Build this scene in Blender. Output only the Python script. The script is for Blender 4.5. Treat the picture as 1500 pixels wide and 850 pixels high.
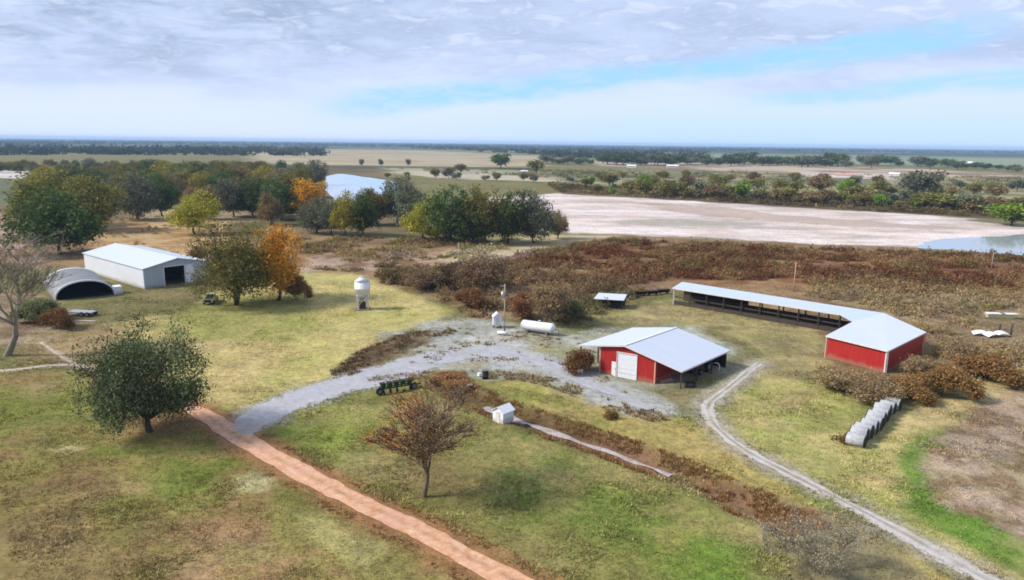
import bpy, math, random
import numpy as np
R = math.radians
scn = bpy.context.scene
for o in list(bpy.data.objects): bpy.data.objects.remove(o)
COL = scn.collection

# ------------------------------------------------------------------ camera
F, H, PITCH, ROLL = 1071.0, 30.0, R(11.4), R(0.65)
cam = bpy.data.cameras.new('camera'); cam.sensor_width = 36; cam.lens = 36*F/1500
cam.clip_start = 0.5; cam.clip_end = 60000
co = bpy.data.objects.new('camera', cam); COL.objects.link(co)
co.location = (0, 0, H)
from mathutils import Matrix, Vector
fw = Vector((0, math.cos(PITCH), -math.sin(PITCH))); up0 = Vector((0, math.sin(PITCH), math.cos(PITCH))); rt0 = Vector((1, 0, 0))
rt = rt0*math.cos(ROLL) + up0*math.sin(ROLL); up = up0*math.cos(ROLL) - rt0*math.sin(ROLL)
m = Matrix((rt, up, -fw)).transposed(); co.rotation_euler = m.to_euler()
scn.camera = co

# ------------------------------------------------------------------ world and sun
SUN_EL, SUN_AZ = R(38), R(-97)        # azimuth clockwise from +Y: the sun stands to the left
w = bpy.data.worlds.new('World'); scn.world = w; w.use_nodes = True
nt = w.node_tree; N = nt.nodes; L = nt.links; N.clear()
def nd(t, N=N, **kw):
    n = N.new(t)
    for k, v in kw.items():
        if k.startswith('i_'):
            n.inputs[k[2:].replace('_', ' ')].default_value = v
        else: setattr(n, k, v)
    return n
def math_n(op, a, b=None, c=None, NT=nt, clamp=False):
    n = NT.nodes.new('ShaderNodeMath'); n.operation = op; n.use_clamp = clamp
    for i, v in enumerate((a, b, c)):
        if v is None: continue
        if isinstance(v, (int, float)): n.inputs[i].default_value = v
        else: NT.links.new(v, n.inputs[i])
    return n.outputs[0]
def smooth(v, a, b, NT=nt):
    n = NT.nodes.new('ShaderNodeMapRange'); n.interpolation_type = 'SMOOTHSTEP'
    NT.links.new(v, n.inputs[0]); n.inputs[1].default_value = a; n.inputs[2].default_value = b
    return n.outputs[0]
def mixc(f, a, b, NT=nt, mode='MIX'):
    n = NT.nodes.new('ShaderNodeMix'); n.data_type = 'RGBA'; n.blend_type = mode
    if isinstance(f, (int, float)): n.inputs[0].default_value = f
    else: NT.links.new(f, n.inputs[0])
    for i, v in ((6, a), (7, b)):
        if isinstance(v, tuple): n.inputs[i].default_value = v if len(v) == 4 else (*v, 1)
        else: NT.links.new(v, n.inputs[i])
    return n.outputs[2]
def noise(vec, scale, detail=4, rough=.55, NT=nt, dist=0.):
    n = NT.nodes.new('ShaderNodeTexNoise'); n.inputs['Scale'].default_value = scale
    n.inputs['Detail'].default_value = detail; n.inputs['Roughness'].default_value = rough
    n.inputs['Distortion'].default_value = dist
    if vec is not None: NT.links.new(vec, n.inputs['Vector'])
    return n.outputs[0]
sky = nd('ShaderNodeTexSky', sky_type='NISHITA', sun_disc=False)
sky.sun_elevation = SUN_EL; sky.sun_rotation = SUN_AZ % (2*math.pi); sky.altitude = 100; sky.air_density = 1.0; sky.dust_density = .6; sky.ozone_density = 1.5
tc = nd('ShaderNodeTexCoord'); sp = nd('ShaderNodeSeparateXYZ'); L.new(tc.outputs['Generated'], sp.inputs[0])
X, Y, Z = sp.outputs
el = math_n('MULTIPLY', math_n('ARCSINE', Z), 57.2958)
az = math_n('MULTIPLY', math_n('ARCTAN2', X, Y), 57.2958)
zz = math_n('ADD', math_n('MAXIMUM', Z, 0.0), 0.055)
cx = nd('ShaderNodeCombineXYZ'); L.new(math_n('DIVIDE', X, zz), cx.inputs[0]); L.new(math_n('DIVIDE', Y, zz), cx.inputs[1])
P_ = cx.outputs[0]
n1 = noise(P_, .42, 7, .56, dist=.5); n2 = noise(P_, 1.7, 6, .6); n3 = noise(P_, .16, 3, .5)
cxa = nd('ShaderNodeCombineXYZ'); L.new(math_n('MULTIPLY', az, .062), cxa.inputs[0]); L.new(math_n('MULTIPLY', el, .235), cxa.inputs[1])
n4 = noise(cxa.outputs[0], 1.6, 6, .62, dist=.4); n5 = noise(cxa.outputs[0], .8, 3, .5)
n6 = noise(cxa.outputs[0], 5.5, 5, .6, dist=.6)
# the long opening in the cloud deck (blue streak climbing to the right) and a thinner one below it
wob = math_n('MULTIPLY', math_n('SUBTRACT', n4, .5), 2.4)
def streak(el0, az0, slope, wdt, a0, a1):
    c = math_n('ADD', math_n('MULTIPLY', math_n('SUBTRACT', az, az0), slope), el0)
    d = math_n('ABSOLUTE', math_n('ADD', math_n('SUBTRACT', el, c), wob))
    mk = math_n('SUBTRACT', 1.0, smooth(d, wdt*.15, wdt*1.25))
    return math_n('MULTIPLY', math_n('MULTIPLY', mk, smooth(az, a0, a0+8)), math_n('SUBTRACT', 1.0, smooth(az, a1-7, a1)))
s1 = streak(3.1, -8, .108, 1.1, -17, 35); s2 = streak(3.6, 24, .07, .8, 14, 55)
blue = math_n('MULTIPLY', math_n('MAXIMUM', s1, math_n('MULTIPLY', s2, .8)), math_n('ADD', .62, math_n('MULTIPLY', smooth(n6, .38, .56), .38)))
lowclear = math_n('MULTIPLY', math_n('SUBTRACT', 1.0, smooth(el, .4, 4.5)), smooth(az, -22, 14))   # paler blue near the horizon on the right
blue2 = math_n('MAXIMUM', blue, math_n('MULTIPLY', lowclear, .62))
ELM = smooth(math_n('ADD', el, math_n('MULTIPLY', math_n('SUBTRACT', n5, .5), 5.)), 2.0, 7.5)
dk = math_n('MULTIPLY', smooth(math_n('ADD', math_n('MULTIPLY', n4, .45), math_n('ADD', math_n('MULTIPLY', n1, .25), math_n('MULTIPLY', n6, .3))), .42, .60), ELM)
leftdk = math_n('MULTIPLY', math_n('SUBTRACT', 1.0, smooth(az, -30, -6)), ELM)
dk2 = math_n('MULTIPLY', dk, math_n('ADD', .55, math_n('MULTIPLY', leftdk, .75)), clamp=True)
cl_lo = (4.7, 5.35, 7.2); cl_hi = (3.7, 4.45, 6.1); cl_dk = (2.05, 2.7, 3.9)
cc = mixc(ELM, cl_lo, cl_hi); cc = mixc(dk2, cc, cl_dk)
cc = mixc(math_n('MULTIPLY', math_n('MULTIPLY', smooth(n6, .5, .66), .5), ELM), cc, (5.3, 5.9, 7.3))
bl = mixc(.78, sky.outputs[0], (2.1, 4.4, 7.6))
lowb = (3.6, 5.0, 7.2)
cc = mixc(math_n('MULTIPLY', lowclear, .75), cc, lowb)
cc = mixc(math_n('MULTIPLY', blue, 1.0), cc, bl)
cc = mixc(smooth(el, -.14, -.04), (1.2, 1.7, 2.3), cc)
bg = nd('ShaderNodeBackground'); L.new(cc, bg.inputs[0]); bg.inputs[1].default_value = 0.10
wo = nd('ShaderNodeOutputWorld'); L.new(bg.outputs[0], wo.inputs[0])

sd = bpy.data.lights.new('sun', 'SUN'); sd.energy = 3.5; sd.angle = R(11); sd.color = (1, .95, .87)
so = bpy.data.objects.new('sun', sd); COL.objects.link(so)
sdir = Vector((math.sin(SUN_AZ)*math.cos(SUN_EL), math.cos(SUN_AZ)*math.cos(SUN_EL), math.sin(SUN_EL)))
so.rotation_euler = (-sdir).to_track_quat('-Z', 'Y').to_euler(); so.location = (-60, 0, 80)
scn.view_settings.view_transform = 'Standard'; scn.view_settings.look = 'None'
scn.view_settings.exposure = 0.72; scn.view_settings.gamma = 1; scn.view_settings.use_curve_mapping = False
scn.cycles.volume_bounces = 0; scn.cycles.max_bounces = 5; scn.cycles.filter_width = 1.75
scn.cycles.pixel_filter_type = 'BLACKMAN_HARRIS'

# ------------------------------------------------------------------ helpers
rng = np.random.default_rng(7); rnd = random.Random(11)
cR, sR, cP, sP = math.cos(ROLL), math.sin(ROLL), math.cos(PITCH), math.sin(PITCH)
def g(px, py, z=0.):
    x = (px-750)/F; y = -(py-425)/F
    xr = cR*x - sR*y; yr = sR*x + cR*y
    d = (xr, cP + yr*sP, -sP + yr*cP); t = (z-H)/d[2]
    return (d[0]*t, d[1]*t)
def gl(pts, z=0.): return np.array([g(a, b, z) for a, b in pts])
def proj(x, y, z):
    dy = y*cP - (z-H)*sP; a = x/dy; b = (y*sP + (z-H)*cP)/dy
    return 750+F*(cR*a+sR*b), 425-F*(-sR*a+cR*b)
def hpx(px, yb, yt):
    x, y = g(px, yb); lo, hi = 0., 80.
    for _ in range(40):
        mm = (lo+hi)/2
        if proj(x, y, mm)[1] > yt: lo = mm
        else: hi = mm
    return lo
def s2l(c):
    c = np.asarray(c, float)/255.
    return np.where(c <= .04045, c/12.92, ((c+.055)/1.055)**2.4)
ALB = .65
def alb(c): return s2l(c)*ALB
def hsh(i, j, s):
    n = (i.astype(np.int64)*374761393 + j.astype(np.int64)*668265263 + s*1274126177) & 0xffffffff
    n = ((n ^ (n >> 13))*1274126177) & 0xffffffff
    return ((n ^ (n >> 16)) & 0xffff)/65535.
def vn(x, y, s=0):
    xi = np.floor(x); yi = np.floor(y); fx = x-xi; fy = y-yi
    fx = fx*fx*(3-2*fx); fy = fy*fy*(3-2*fy)
    a = hsh(xi, yi, s); b = hsh(xi+1, yi, s); c = hsh(xi, yi+1, s); d = hsh(xi+1, yi+1, s)
    return (a*(1-fx)+b*fx)*(1-fy) + (c*(1-fx)+d*fx)*fy
def fbm(x, y, sc, s=0, oc=4, ro=.5):
    v = 0; a = 1.; t = 0; x = np.asarray(x, float)/sc; y = np.asarray(y, float)/sc
    for k in range(oc):
        v = v + a*vn(x+17.3*k, y-9.1*k, s+k); t += a; a *= ro; x = x*2.03; y = y*2.03
    return v/t
def sst(v, a, b):
    t = np.clip((v-a)/(b-a), 0, 1); return t*t*(3-2*t)
def sdf(x, y, poly):
    """distance to polygon, negative inside"""
    d = np.full(x.shape, 1e18); ins = np.zeros(x.shape, bool); n = len(poly)
    for i in range(n):
        ax, ay = poly[i]; bx, by = poly[(i+1) % n]
        ex, ey = bx-ax, by-ay; wx, wy = x-ax, y-ay
        t = np.clip((wx*ex+wy*ey)/(ex*ex+ey*ey+1e-9), 0, 1)
        d = np.minimum(d, (wx-ex*t)**2+(wy-ey*t)**2)
        c = ((ay > y) != (by > y)) & (x < (bx-ax)*(y-ay)/((by-ay) if by != ay else 1e-9)+ax)
        ins ^= c
    d = np.sqrt(d); return np.where(ins, -d, d)
def ldist(x, y, line):
    d = np.full(np.shape(x), 1e18); s = np.zeros(np.shape(x)); acc = 0
    for i in range(len(line)-1):
        ax, ay = line[i]; bx, by = line[i+1]; ex, ey = bx-ax, by-ay; l = math.hypot(ex, ey)
        t = np.clip(((x-ax)*ex+(y-ay)*ey)/(l*l), 0, 1)
        dd = (x-ax-ex*t)**2+(y-ay-ey*t)**2; m_ = dd < d
        d = np.where(m_, dd, d); s = np.where(m_, acc+t*l, s); acc += l
    return np.sqrt(d), s
def resample(line, step):
    line = np.asarray(line, float)
    # Catmull-Rom smoothing, then even spacing
    P = np.vstack([2*line[0]-line[1], line, 2*line[-1]-line[-2]]); out = []
    for i in range(1, len(P)-2):
        for t in np.linspace(0, 1, 12, endpoint=False):
            a, b, c, d = P[i-1], P[i], P[i+1], P[i+2]
            out.append(.5*((2*b)+(c-a)*t+(2*a-5*b+4*c-d)*t*t+(3*b-a-3*c+d)*t**3))
    out.append(line[-1]); out = np.array(out)
    s = np.r_[0, np.cumsum(np.hypot(*np.diff(out, axis=0).T))]
    q = np.arange(0, s[-1], step)
    return np.c_[np.interp(q, s, out[:, 0]), np.interp(q, s, out[:, 1])]

def tag(o, label=None, cat=None, group=None, kind=None):
    if label: o['label'] = label
    if cat: o['category'] = cat
    if group: o['group'] = group
    if kind: o['kind'] = kind
    return o
def link(name, me, mat=None, parent=None):
    if mat is not None and not me.materials: me.materials.append(mat)
    o = bpy.data.objects.new(name, me); COL.objects.link(o); o.parent = parent
    return o
def np_mesh(name, V, Fc, col=None, smooth_=False, per_face=True):
    """V (n,3), Fc (m,k) ints, col (m,3) per face or (n,3) per vertex"""
    me = bpy.data.meshes.new(name); V = np.asarray(V, np.float32); Fc = np.asarray(Fc, np.int32); k = Fc.shape[1]
    me.vertices.add(len(V)); me.vertices.foreach_set('co', V.ravel())
    me.loops.add(Fc.size); me.loops.foreach_set('vertex_index', Fc.ravel())
    me.polygons.add(len(Fc)); me.polygons.foreach_set('loop_start', np.arange(len(Fc), dtype=np.int32)*k)
    me.polygons.foreach_set('loop_total', np.full(len(Fc), k, np.int32))
    me.update(calc_edges=True)
    if smooth_: me.polygons.foreach_set('use_smooth', np.ones(len(Fc), bool))
    if col is not None:
        if per_face:
            at = me.color_attributes.new('Col', 'FLOAT_COLOR', 'CORNER'); c = np.repeat(np.c_[col, np.ones(len(col))], k, axis=0)
        else:
            at = me.color_attributes.new('Col', 'FLOAT_COLOR', 'POINT'); c = np.c_[col, np.ones(len(col))]
        at.data.foreach_set('color', c.astype(np.float32).ravel())
    return me
class MB:
    def __init__(s): s.v = []; s.f = []; s.sm = []
    def quad(s, *p):
        b = len(s.v); s.v += [tuple(q) for q in p]; s.f.append(tuple(range(b, b+len(p)))); s.sm.append(False); return s
    def hexa(s, b4, t4):
        b = len(s.v); s.v += [tuple(q) for q in b4]+[tuple(q) for q in t4]
        for f in ((3, 2, 1, 0), (4, 5, 6, 7), (0, 1, 5, 4), (1, 2, 6, 5), (2, 3, 7, 6), (3, 0, 4, 7)):
            s.f.append(tuple(b+i for i in f)); s.sm.append(False)
        return s
    def box(s, x0, x1, y0, y1, z0, z1):
        return s.hexa([(x0, y0, z0), (x1, y0, z0), (x1, y1, z0), (x0, y1, z0)], [(x0, y0, z1), (x1, y0, z1), (x1, y1, z1), (x0, y1, z1)])
    def bar(s, a, b, w, h=None):
        a = Vector(a); b = Vector(b); h = h or w; d = (b-a).normalized()
        u = Vector((0, 0, 1)) if abs(d.z) < .95 else Vector((1, 0, 0)); r = d.cross(u).normalized(); u = r.cross(d)
        r *= w/2; u *= h/2
        return s.hexa([a-r-u, a+r-u, a+r+u, a-r+u], [b-r-u, b+r-u, b+r+u, b-r+u])
    def tube(s, pts, rad, n=12, caps=True):
        """rings of radius rad[i] about pts[i]"""
        pts = [Vector(p) for p in pts]
        if not isinstance(rad, (list, tuple)): rad = [rad]*len(pts)
        b = len(s.v)
        ax = (pts[-1]-pts[0]).normalized(); u = Vector((0, 0, 1)) if abs(ax.z) < .9 else Vector((1, 0, 0)); r = ax.cross(u).normalized(); u = r.cross(ax)
        for p, q in zip(pts, rad):
            for i in range(n):
                a = 2*math.pi*i/n; s.v.append(tuple(p+r*math.cos(a)*q+u*math.sin(a)*q))
        for k in range(len(pts)-1):
            for i in range(n):
                j = (i+1) % n; s.f.append((b+k*n+i, b+k*n+j, b+k*n+n+j, b+k*n+n+i)); s.sm.append(True)
        if caps:
            s.f.append(tuple(b+i for i in range(n))[::-1]); s.sm.append(False)
            e = b+(len(pts)-1)*n; s.f.append(tuple(e+i for i in range(n))); s.sm.append(False)
        return s
    def slab(s, poly, z0, z1):
        """poly list of (x,y), z0/z1 numbers or per-vertex lists"""
        n = len(poly); z0 = z0 if isinstance(z0, list) else [z0]*n; z1 = z1 if isinstance(z1, list) else [z1]*n
        b = len(s.v); s.v += [(p[0], p[1], z) for p, z in zip(poly, z0)]+[(p[0], p[1], z) for p, z in zip(poly, z1)]
        s.f.append(tuple(b+i for i in range(n))[::-1]); s.sm.append(False); s.f.append(tuple(b+n+i for i in range(n))); s.sm.append(False)
        for i in range(n):
            j = (i+1) % n; s.f.append((b+i, b+j, b+n+j, b+n+i)); s.sm.append(False)
        return s
    def mesh(s, name):
        me = bpy.data.meshes.new(name); me.from_pydata(s.v, [], s.f); me.polygons.foreach_set('use_smooth', s.sm); me.update(); 
        import bmesh
        bm = bmesh.new(); bm.from_mesh(me); bmesh.ops.recalc_face_normals(bm, faces=bm.faces); bm.to_mesh(me); bm.free()
        return me
    def build(s, name, mat, parent=None): return link(name, s.mesh(name), mat, parent)
def empty(name, loc, rz=0, **kw):
    o = bpy.data.objects.new(name, None); COL.objects.link(o); o.location = loc; o.rotation_euler = (0, 0, rz); o.empty_display_size = .3
    tag(o, **kw); return o

# ------------------------------------------------------------------ materials
def mat(name, fn):
    m_ = bpy.data.materials.new(name); m_.use_nodes = True; t = m_.node_tree; t.nodes.clear()
    out = t.nodes.new('ShaderNodeOutputMaterial'); fn(t, out); return m_
def bsdf(t, out, rough=.8, spec=.3, metal=0.):
    b = t.nodes.new('ShaderNodeBsdfPrincipled'); b.inputs['Roughness'].default_value = rough
    b.inputs['Specular IOR Level'].default_value = spec; b.inputs['Metallic'].default_value = metal
    t.links.new(b.outputs[0], out.inputs[0]); return b
def objc(t, gen=False):
    c = t.nodes.new('ShaderNodeTexCoord'); return c.outputs['Object']
def bump(t, b, h, st, dist=.1):
    n = t.nodes.new('ShaderNodeBump'); n.inputs['Strength'].default_value = st; n.inputs['Distance'].default_value = dist
    t.links.new(h, n.inputs['Height']); t.links.new(n.outputs[0], b.inputs['Normal'])
def ramp(t, v, stops):
    r = t.nodes.new('ShaderNodeValToRGB'); e = r.color_ramp.elements
    while len(e) < len(stops): e.new(.5)
    for q, (p, c) in zip(e, stops): q.position = p; q.color = (*c, 1)
    t.links.new(v, r.inputs[0]); return r.outputs[0]
def m_ground(t, out):
    b = bsdf(t, out, .95, .1); a = t.nodes.new('ShaderNodeAttribute'); a.attribute_name = 'Col'; oc = objc(t)
    n_a = noise(oc, 1.1, 6, .68, NT=t); n_b = noise(oc, .25, 4, .6, NT=t); n_c = noise(oc, 5., 3, .6, NT=t)
    v = math_n('ADD', math_n('MULTIPLY', n_a, .5, NT=t), math_n('ADD', math_n('MULTIPLY', n_b, .2, NT=t), math_n('MULTIPLY', n_c, .3, NT=t), NT=t), NT=t)
    c = ramp(t, v, [(.36, (.50, .50, .46)), (.47, (.95, .95, .93)), (.54, (1.18, 1.15, 1.06)), (.64, (1.6, 1.5, 1.35))])
    L2 = mixc(1., a.outputs['Color'], c, NT=t, mode='MULTIPLY')
    t.links.new(L2, b.inputs[0]); bump(t, b, n_a, .5, .25)
M = {}
M['ground'] = mat('ground_soil', m_ground)
def m_leaf(t, out):
    a = t.nodes.new('ShaderNodeAttribute'); a.attribute_name = 'Col'
    oi = t.nodes.new('ShaderNodeObjectInfo')
    hs = t.nodes.new('ShaderNodeHueSaturation')
    L1 = t.links; L1.new(a.outputs['Color'], hs.inputs['Color'])
    L1.new(math_n('ADD', math_n('MULTIPLY', oi.outputs['Random'], .35, NT=t), .83, NT=t), hs.inputs['Value'])
    L1.new(math_n('ADD', math_n('MULTIPLY', oi.outputs['Random'], .02, NT=t), .498, NT=t), hs.inputs['Hue'])
    d = t.nodes.new('ShaderNodeBsdfDiffuse'); tr = t.nodes.new('ShaderNodeBsdfTranslucent'); mx = t.nodes.new('ShaderNodeMixShader')
    L1.new(hs.outputs[0], d.inputs[0]); L1.new(hs.outputs[0], tr.inputs[0]); mx.inputs[0].default_value = .3
    L1.new(d.outputs[0], mx.inputs[1]); L1.new(tr.outputs[0], mx.inputs[2]); L1.new(mx.outputs[0], out.inputs[0])
M['leaf'] = mat('leaves', m_leaf)
def m_tuft(t, out):
    a = t.nodes.new('ShaderNodeAttribute'); a.attribute_name = 'Col'
    d = t.nodes.new('ShaderNodeBsdfDiffuse'); tr = t.nodes.new('ShaderNodeBsdfTranslucent'); mx = t.nodes.new('ShaderNodeMixShader')
    L1 = t.links; L1.new(a.outputs['Color'], d.inputs[0]); L1.new(a.outputs['Color'], tr.inputs[0]); mx.inputs[0].default_value = .35
    L1.new(d.outputs[0], mx.inputs[1]); L1.new(tr.outputs[0], mx.inputs[2]); L1.new(mx.outputs[0], out.inputs[0])
M['tuft'] = mat('grass_blades', m_tuft)
def plain(name, c, rough=.7, spec=.3, var=.25, sc=2., metal=0., rib=None, ribst=.5):
    def fn(t, out):
        b = bsdf(t, out, rough, spec, metal); oc = objc(t); n_ = noise(oc, sc, 5, .65, NT=t)
        cc_ = ramp(t, n_, [(.3, tuple(1-var for _ in range(3))), (.7, (1., 1., 1.))])
        t.links.new(mixc(1., tuple(c), cc_, NT=t, mode='MULTIPLY'), b.inputs[0])
        if rib:
            wv = t.nodes.new('ShaderNodeTexWave'); wv.bands_direction = rib[0]; wv.inputs['Scale'].default_value = rib[1]
            t.links.new(oc, wv.inputs['Vector']); bump(t, b, wv.outputs['Fac'], ribst, .06)
        else: bump(t, b, n_, .25, .05)
    return mat(name, fn)
def metalroof(name, c, streakdir, rough=.42, dirt=(.55, .5, .45), amt=.3, rib=1.6):
    """painted ribbed sheet metal: ribs, sheet-to-sheet tone, run-off stains along the slope"""
    def fn(t, out):
        b = bsdf(t, out, rough, .4); oc = objc(t); sx = t.nodes.new('ShaderNodeSeparateXYZ'); t.links.new(oc, sx.inputs[0])
        along = sx.outputs[0] if streakdir == 'Y' else sx.outputs[1]
        cm = t.nodes.new('ShaderNodeMapping'); cm.inputs['Scale'].default_value = (2.2, .18, .6) if streakdir == 'Y' else (.18, 2.2, .6)
        t.links.new(oc, cm.inputs[0]); st = noise(cm.outputs[0], 1., 5, .65, NT=t)
        sheet = t.nodes.new('ShaderNodeTexWhiteNoise'); sheet.noise_dimensions = '1D'; t.links.new(math_n('FLOOR', along, NT=t), sheet.inputs['W'])
        c1 = mixc(math_n('MULTIPLY', sheet.outputs[0], .10, NT=t), tuple(c), tuple(v*.72 for v in c), NT=t)
        c2 = mixc(math_n('MULTIPLY', smooth(st, .45, .75, NT=t), amt, NT=t), c1, dirt, NT=t)
        seam = smooth(math_n('ABSOLUTE', math_n('SUBTRACT', math_n('FRACT', along, NT=t), .5, NT=t), NT=t), .43, .5, NT=t)
        c2 = mixc(math_n('MULTIPLY', seam, .30, NT=t), c2, tuple(v*.45 for v in c), NT=t)
        ob = t.nodes.new('ShaderNodeSeparateXYZ'); t.links.new(oc, ob.inputs[0])
        base_ = math_n('SUBTRACT', 1.0, smooth(math_n('ADD', ob.outputs[2], math_n('MULTIPLY', st, -.9, NT=t), NT=t), -.3, .35, NT=t), NT=t)
        c2 = mixc(math_n('MULTIPLY', base_, .55, NT=t), c2, (.24, .18, .12), NT=t)
        t.links.new(c2, b.inputs[0])
        wv = t.nodes.new('ShaderNodeTexWave'); wv.bands_direction = 'X' if streakdir == 'Y' else 'Y'; wv.inputs['Scale'].default_value = rib
        t.links.new(oc, wv.inputs['Vector']); bump(t, b, wv.outputs['Fac'], .35, .05)
    return mat(name, fn)
M['roofY'] = metalroof('white_sheet_roof', (.52, .56, .63), 'Y')
M['roofX'] = metalroof('white_sheet_roof_long', (.52, .56, .64), 'X')
M['blueroof'] = metalroof('bluish_sheet_roof', (.45, .52, .64), 'X', amt=.25)
M['whitewall'] = metalroof('white_sheet_wall', (.72, .74, .78), 'Y', amt=.25)
M['shadewall_seam'] = metalroof('shaded_sheet_wall_and_seam', (.36, .42, .47), 'Y', amt=.3)  # shade painted into the white wall colour for unlit sides; also door seams
M['redX'] = metalroof('red_sheet_wall', (.34, .012, .010), 'Y', rough=.5, dirt=(.26, .06, .04), amt=.5)
M['redY'] = metalroof('red_sheet_side', (.30, .012, .010), 'X', rough=.5, dirt=(.26, .06, .04), amt=.5)
M['trim'] = plain('white_trim', (.66, .62, .60), .5)
M['redtrim'] = plain('pale_red_trim', (.60, .30, .24), .6)
M['whitepaint'] = plain('white_paint', (.72, .72, .74), .4, .4, .12)
M['white_door'] = plain('white_door_panels', (.70, .71, .74), .45, .3, .12, rib=('Z', 2.5))
M['dark'] = plain('interior_shade_and_dark_parts', (.012, .012, .013), .9)  # near black: interior shade held in the colour, also dark vehicle and trough parts
M['black'] = plain('black_rubber', (.02, .02, .021), .8)
M['steel'] = plain('weathered_steel', (.20, .20, .20), .5, .4, metal=.4)
M['rust'] = plain('rusty_steel', (.14, .06, .035), .8)
M['wood'] = plain('weathered_wood', (.22, .17, .13), .85, sc=5)
M['polewood'] = plain('grey_pole_wood', (.34, .29, .23), .85, sc=5)
M['darkwood'] = plain('dark_board', (.06, .045, .035), .85, sc=4)
M['tin'] = metalroof('galvanised_arch_sheet', (.20, .21, .22), 'X', rough=.5, dirt=(.10, .08, .06), amt=.8, rib=2.2)
M['tin2'] = plain('galvanised_tank', (.46, .48, .5), .35, .5, metal=.3)
M['green'] = plain('green_paint', (.010, .05, .016), .45, .4)
M['yellow'] = plain('yellow_paint', (.62, .55, .12), .5)
M['paleyellow'] = plain('pale_yellow_paint', (.62, .62, .36), .6)
M['glass'] = plain('dark_window_glass', (.03, .04, .05), .1, .6)
M['hay'] = plain('weathered_hay_grey', (.44, .45, .46), .95, var=.45, sc=3)
M['haydark'] = plain('dark_hay_end', (.03, .027, .02), .95, var=.4, sc=5)
M['haytan'] = plain('old_tan_hay', (.28, .22, .12), .95, var=.4, sc=4)
def m_bark(t, out):
    b = bsdf(t, out, .9, .2); oc = objc(t); n_ = noise(oc, 4., 5, .7, NT=t)
    t.links.new(ramp(t, n_, [(.3, (.035, .026, .02)), (.7, (.11, .085, .065))]), b.inputs[0]); bump(t, b, n_, .6, .05)
M['bark'] = mat('dark_bark', m_bark)
M['barkgrey'] = plain('grey_twig_bark', (.26, .225, .18), .9, var=.45, sc=2)
M['barkred'] = plain('reddish_bark', (.17, .12, .085), .9, var=.5, sc=2)
def m_water(t, out):
    b = bsdf(t, out, .06, .5); b.inputs['Base Color'].default_value = (.34, .37, .40, 1); oc = objc(t)
    b.inputs['IOR'].default_value = 1.33
    n_ = noise(oc, .5, 4, .6, NT=t); bump(t, b, n_, .12, .05)
M['water'] = mat('still_water', m_water)
def m_mud(t, out):
    b = bsdf(t, out, .28, .5); oc = objc(t); n_ = noise(oc, .8, 5, .65, NT=t)
    t.links.new(ramp(t, n_, [(.35, (.24, .18, .15)), (.65, (.42, .36, .33))]), b.inputs[0]); bump(t, b, n_, .1, .04)
M['mudwater'] = mat('shallow_muddy_water', m_mud)

# ------------------------------------------------------------------ ground colours
def px(*p): return gl(p)
DITCH = resample(px((655, 566), (705, 590), (760, 611), (830, 635), (900, 658), (960, 680), (1040, 712), (1110, 745), (1190, 778)), 1.)
RED = resample(px((262, 592), (300, 608), (340, 634), (408, 673), (505, 726), (620, 782), (745, 848), (905, 925)), .6)
DRIVE = resample(px((352, 636), (382, 608), (470, 573), (560, 549), (640, 526), (720, 517), (790, 530), (850, 558), (905, 580), (960, 602)), .6)
TRACK = resample(px((1112, 532), (1070, 566), (1038, 594), (1046, 622), (1085, 655), (1150, 690), (1250, 742), (1350, 796), (1460, 856), (1560, 905)), .6)
PATH = resample(px((-60, 548), (20, 541), (112, 534), (180, 560), (262, 592)), .7)
PATH2 = resample(px((60, 500), (86, 519), (114, 534)), .7)
LANE = resample(px((640, 525), (655, 505), (650, 485), (690, 474), (722, 478)), .7)
def height(x, y):
    x = np.asarray(x, float); y = np.asarray(y, float); r = np.hypot(x, y)
    z = (fbm(x, y, 22, 5, 3)-.5)*.5*np.clip((r-20)/60, 0, 1)*(1-sst(r, 150, 190))
    d, s = ldist(x, y, DITCH[::3])
    z = z - .55*(1-sst(d, .5, 2.6)) + .18*np.exp(-((d-3.2)/1.1)**2)
    pile = np.exp(-(ldist(x, y, px((505, 545), (545, 518), (600, 497), (650, 487)))[0]/2.2)**2)
    z = z + .55*pile*fbm(x, y, 1.6, 9, 3)
    return z
def hz(x, y): return float(height(np.array([x]), np.array([y]))[0])
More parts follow.
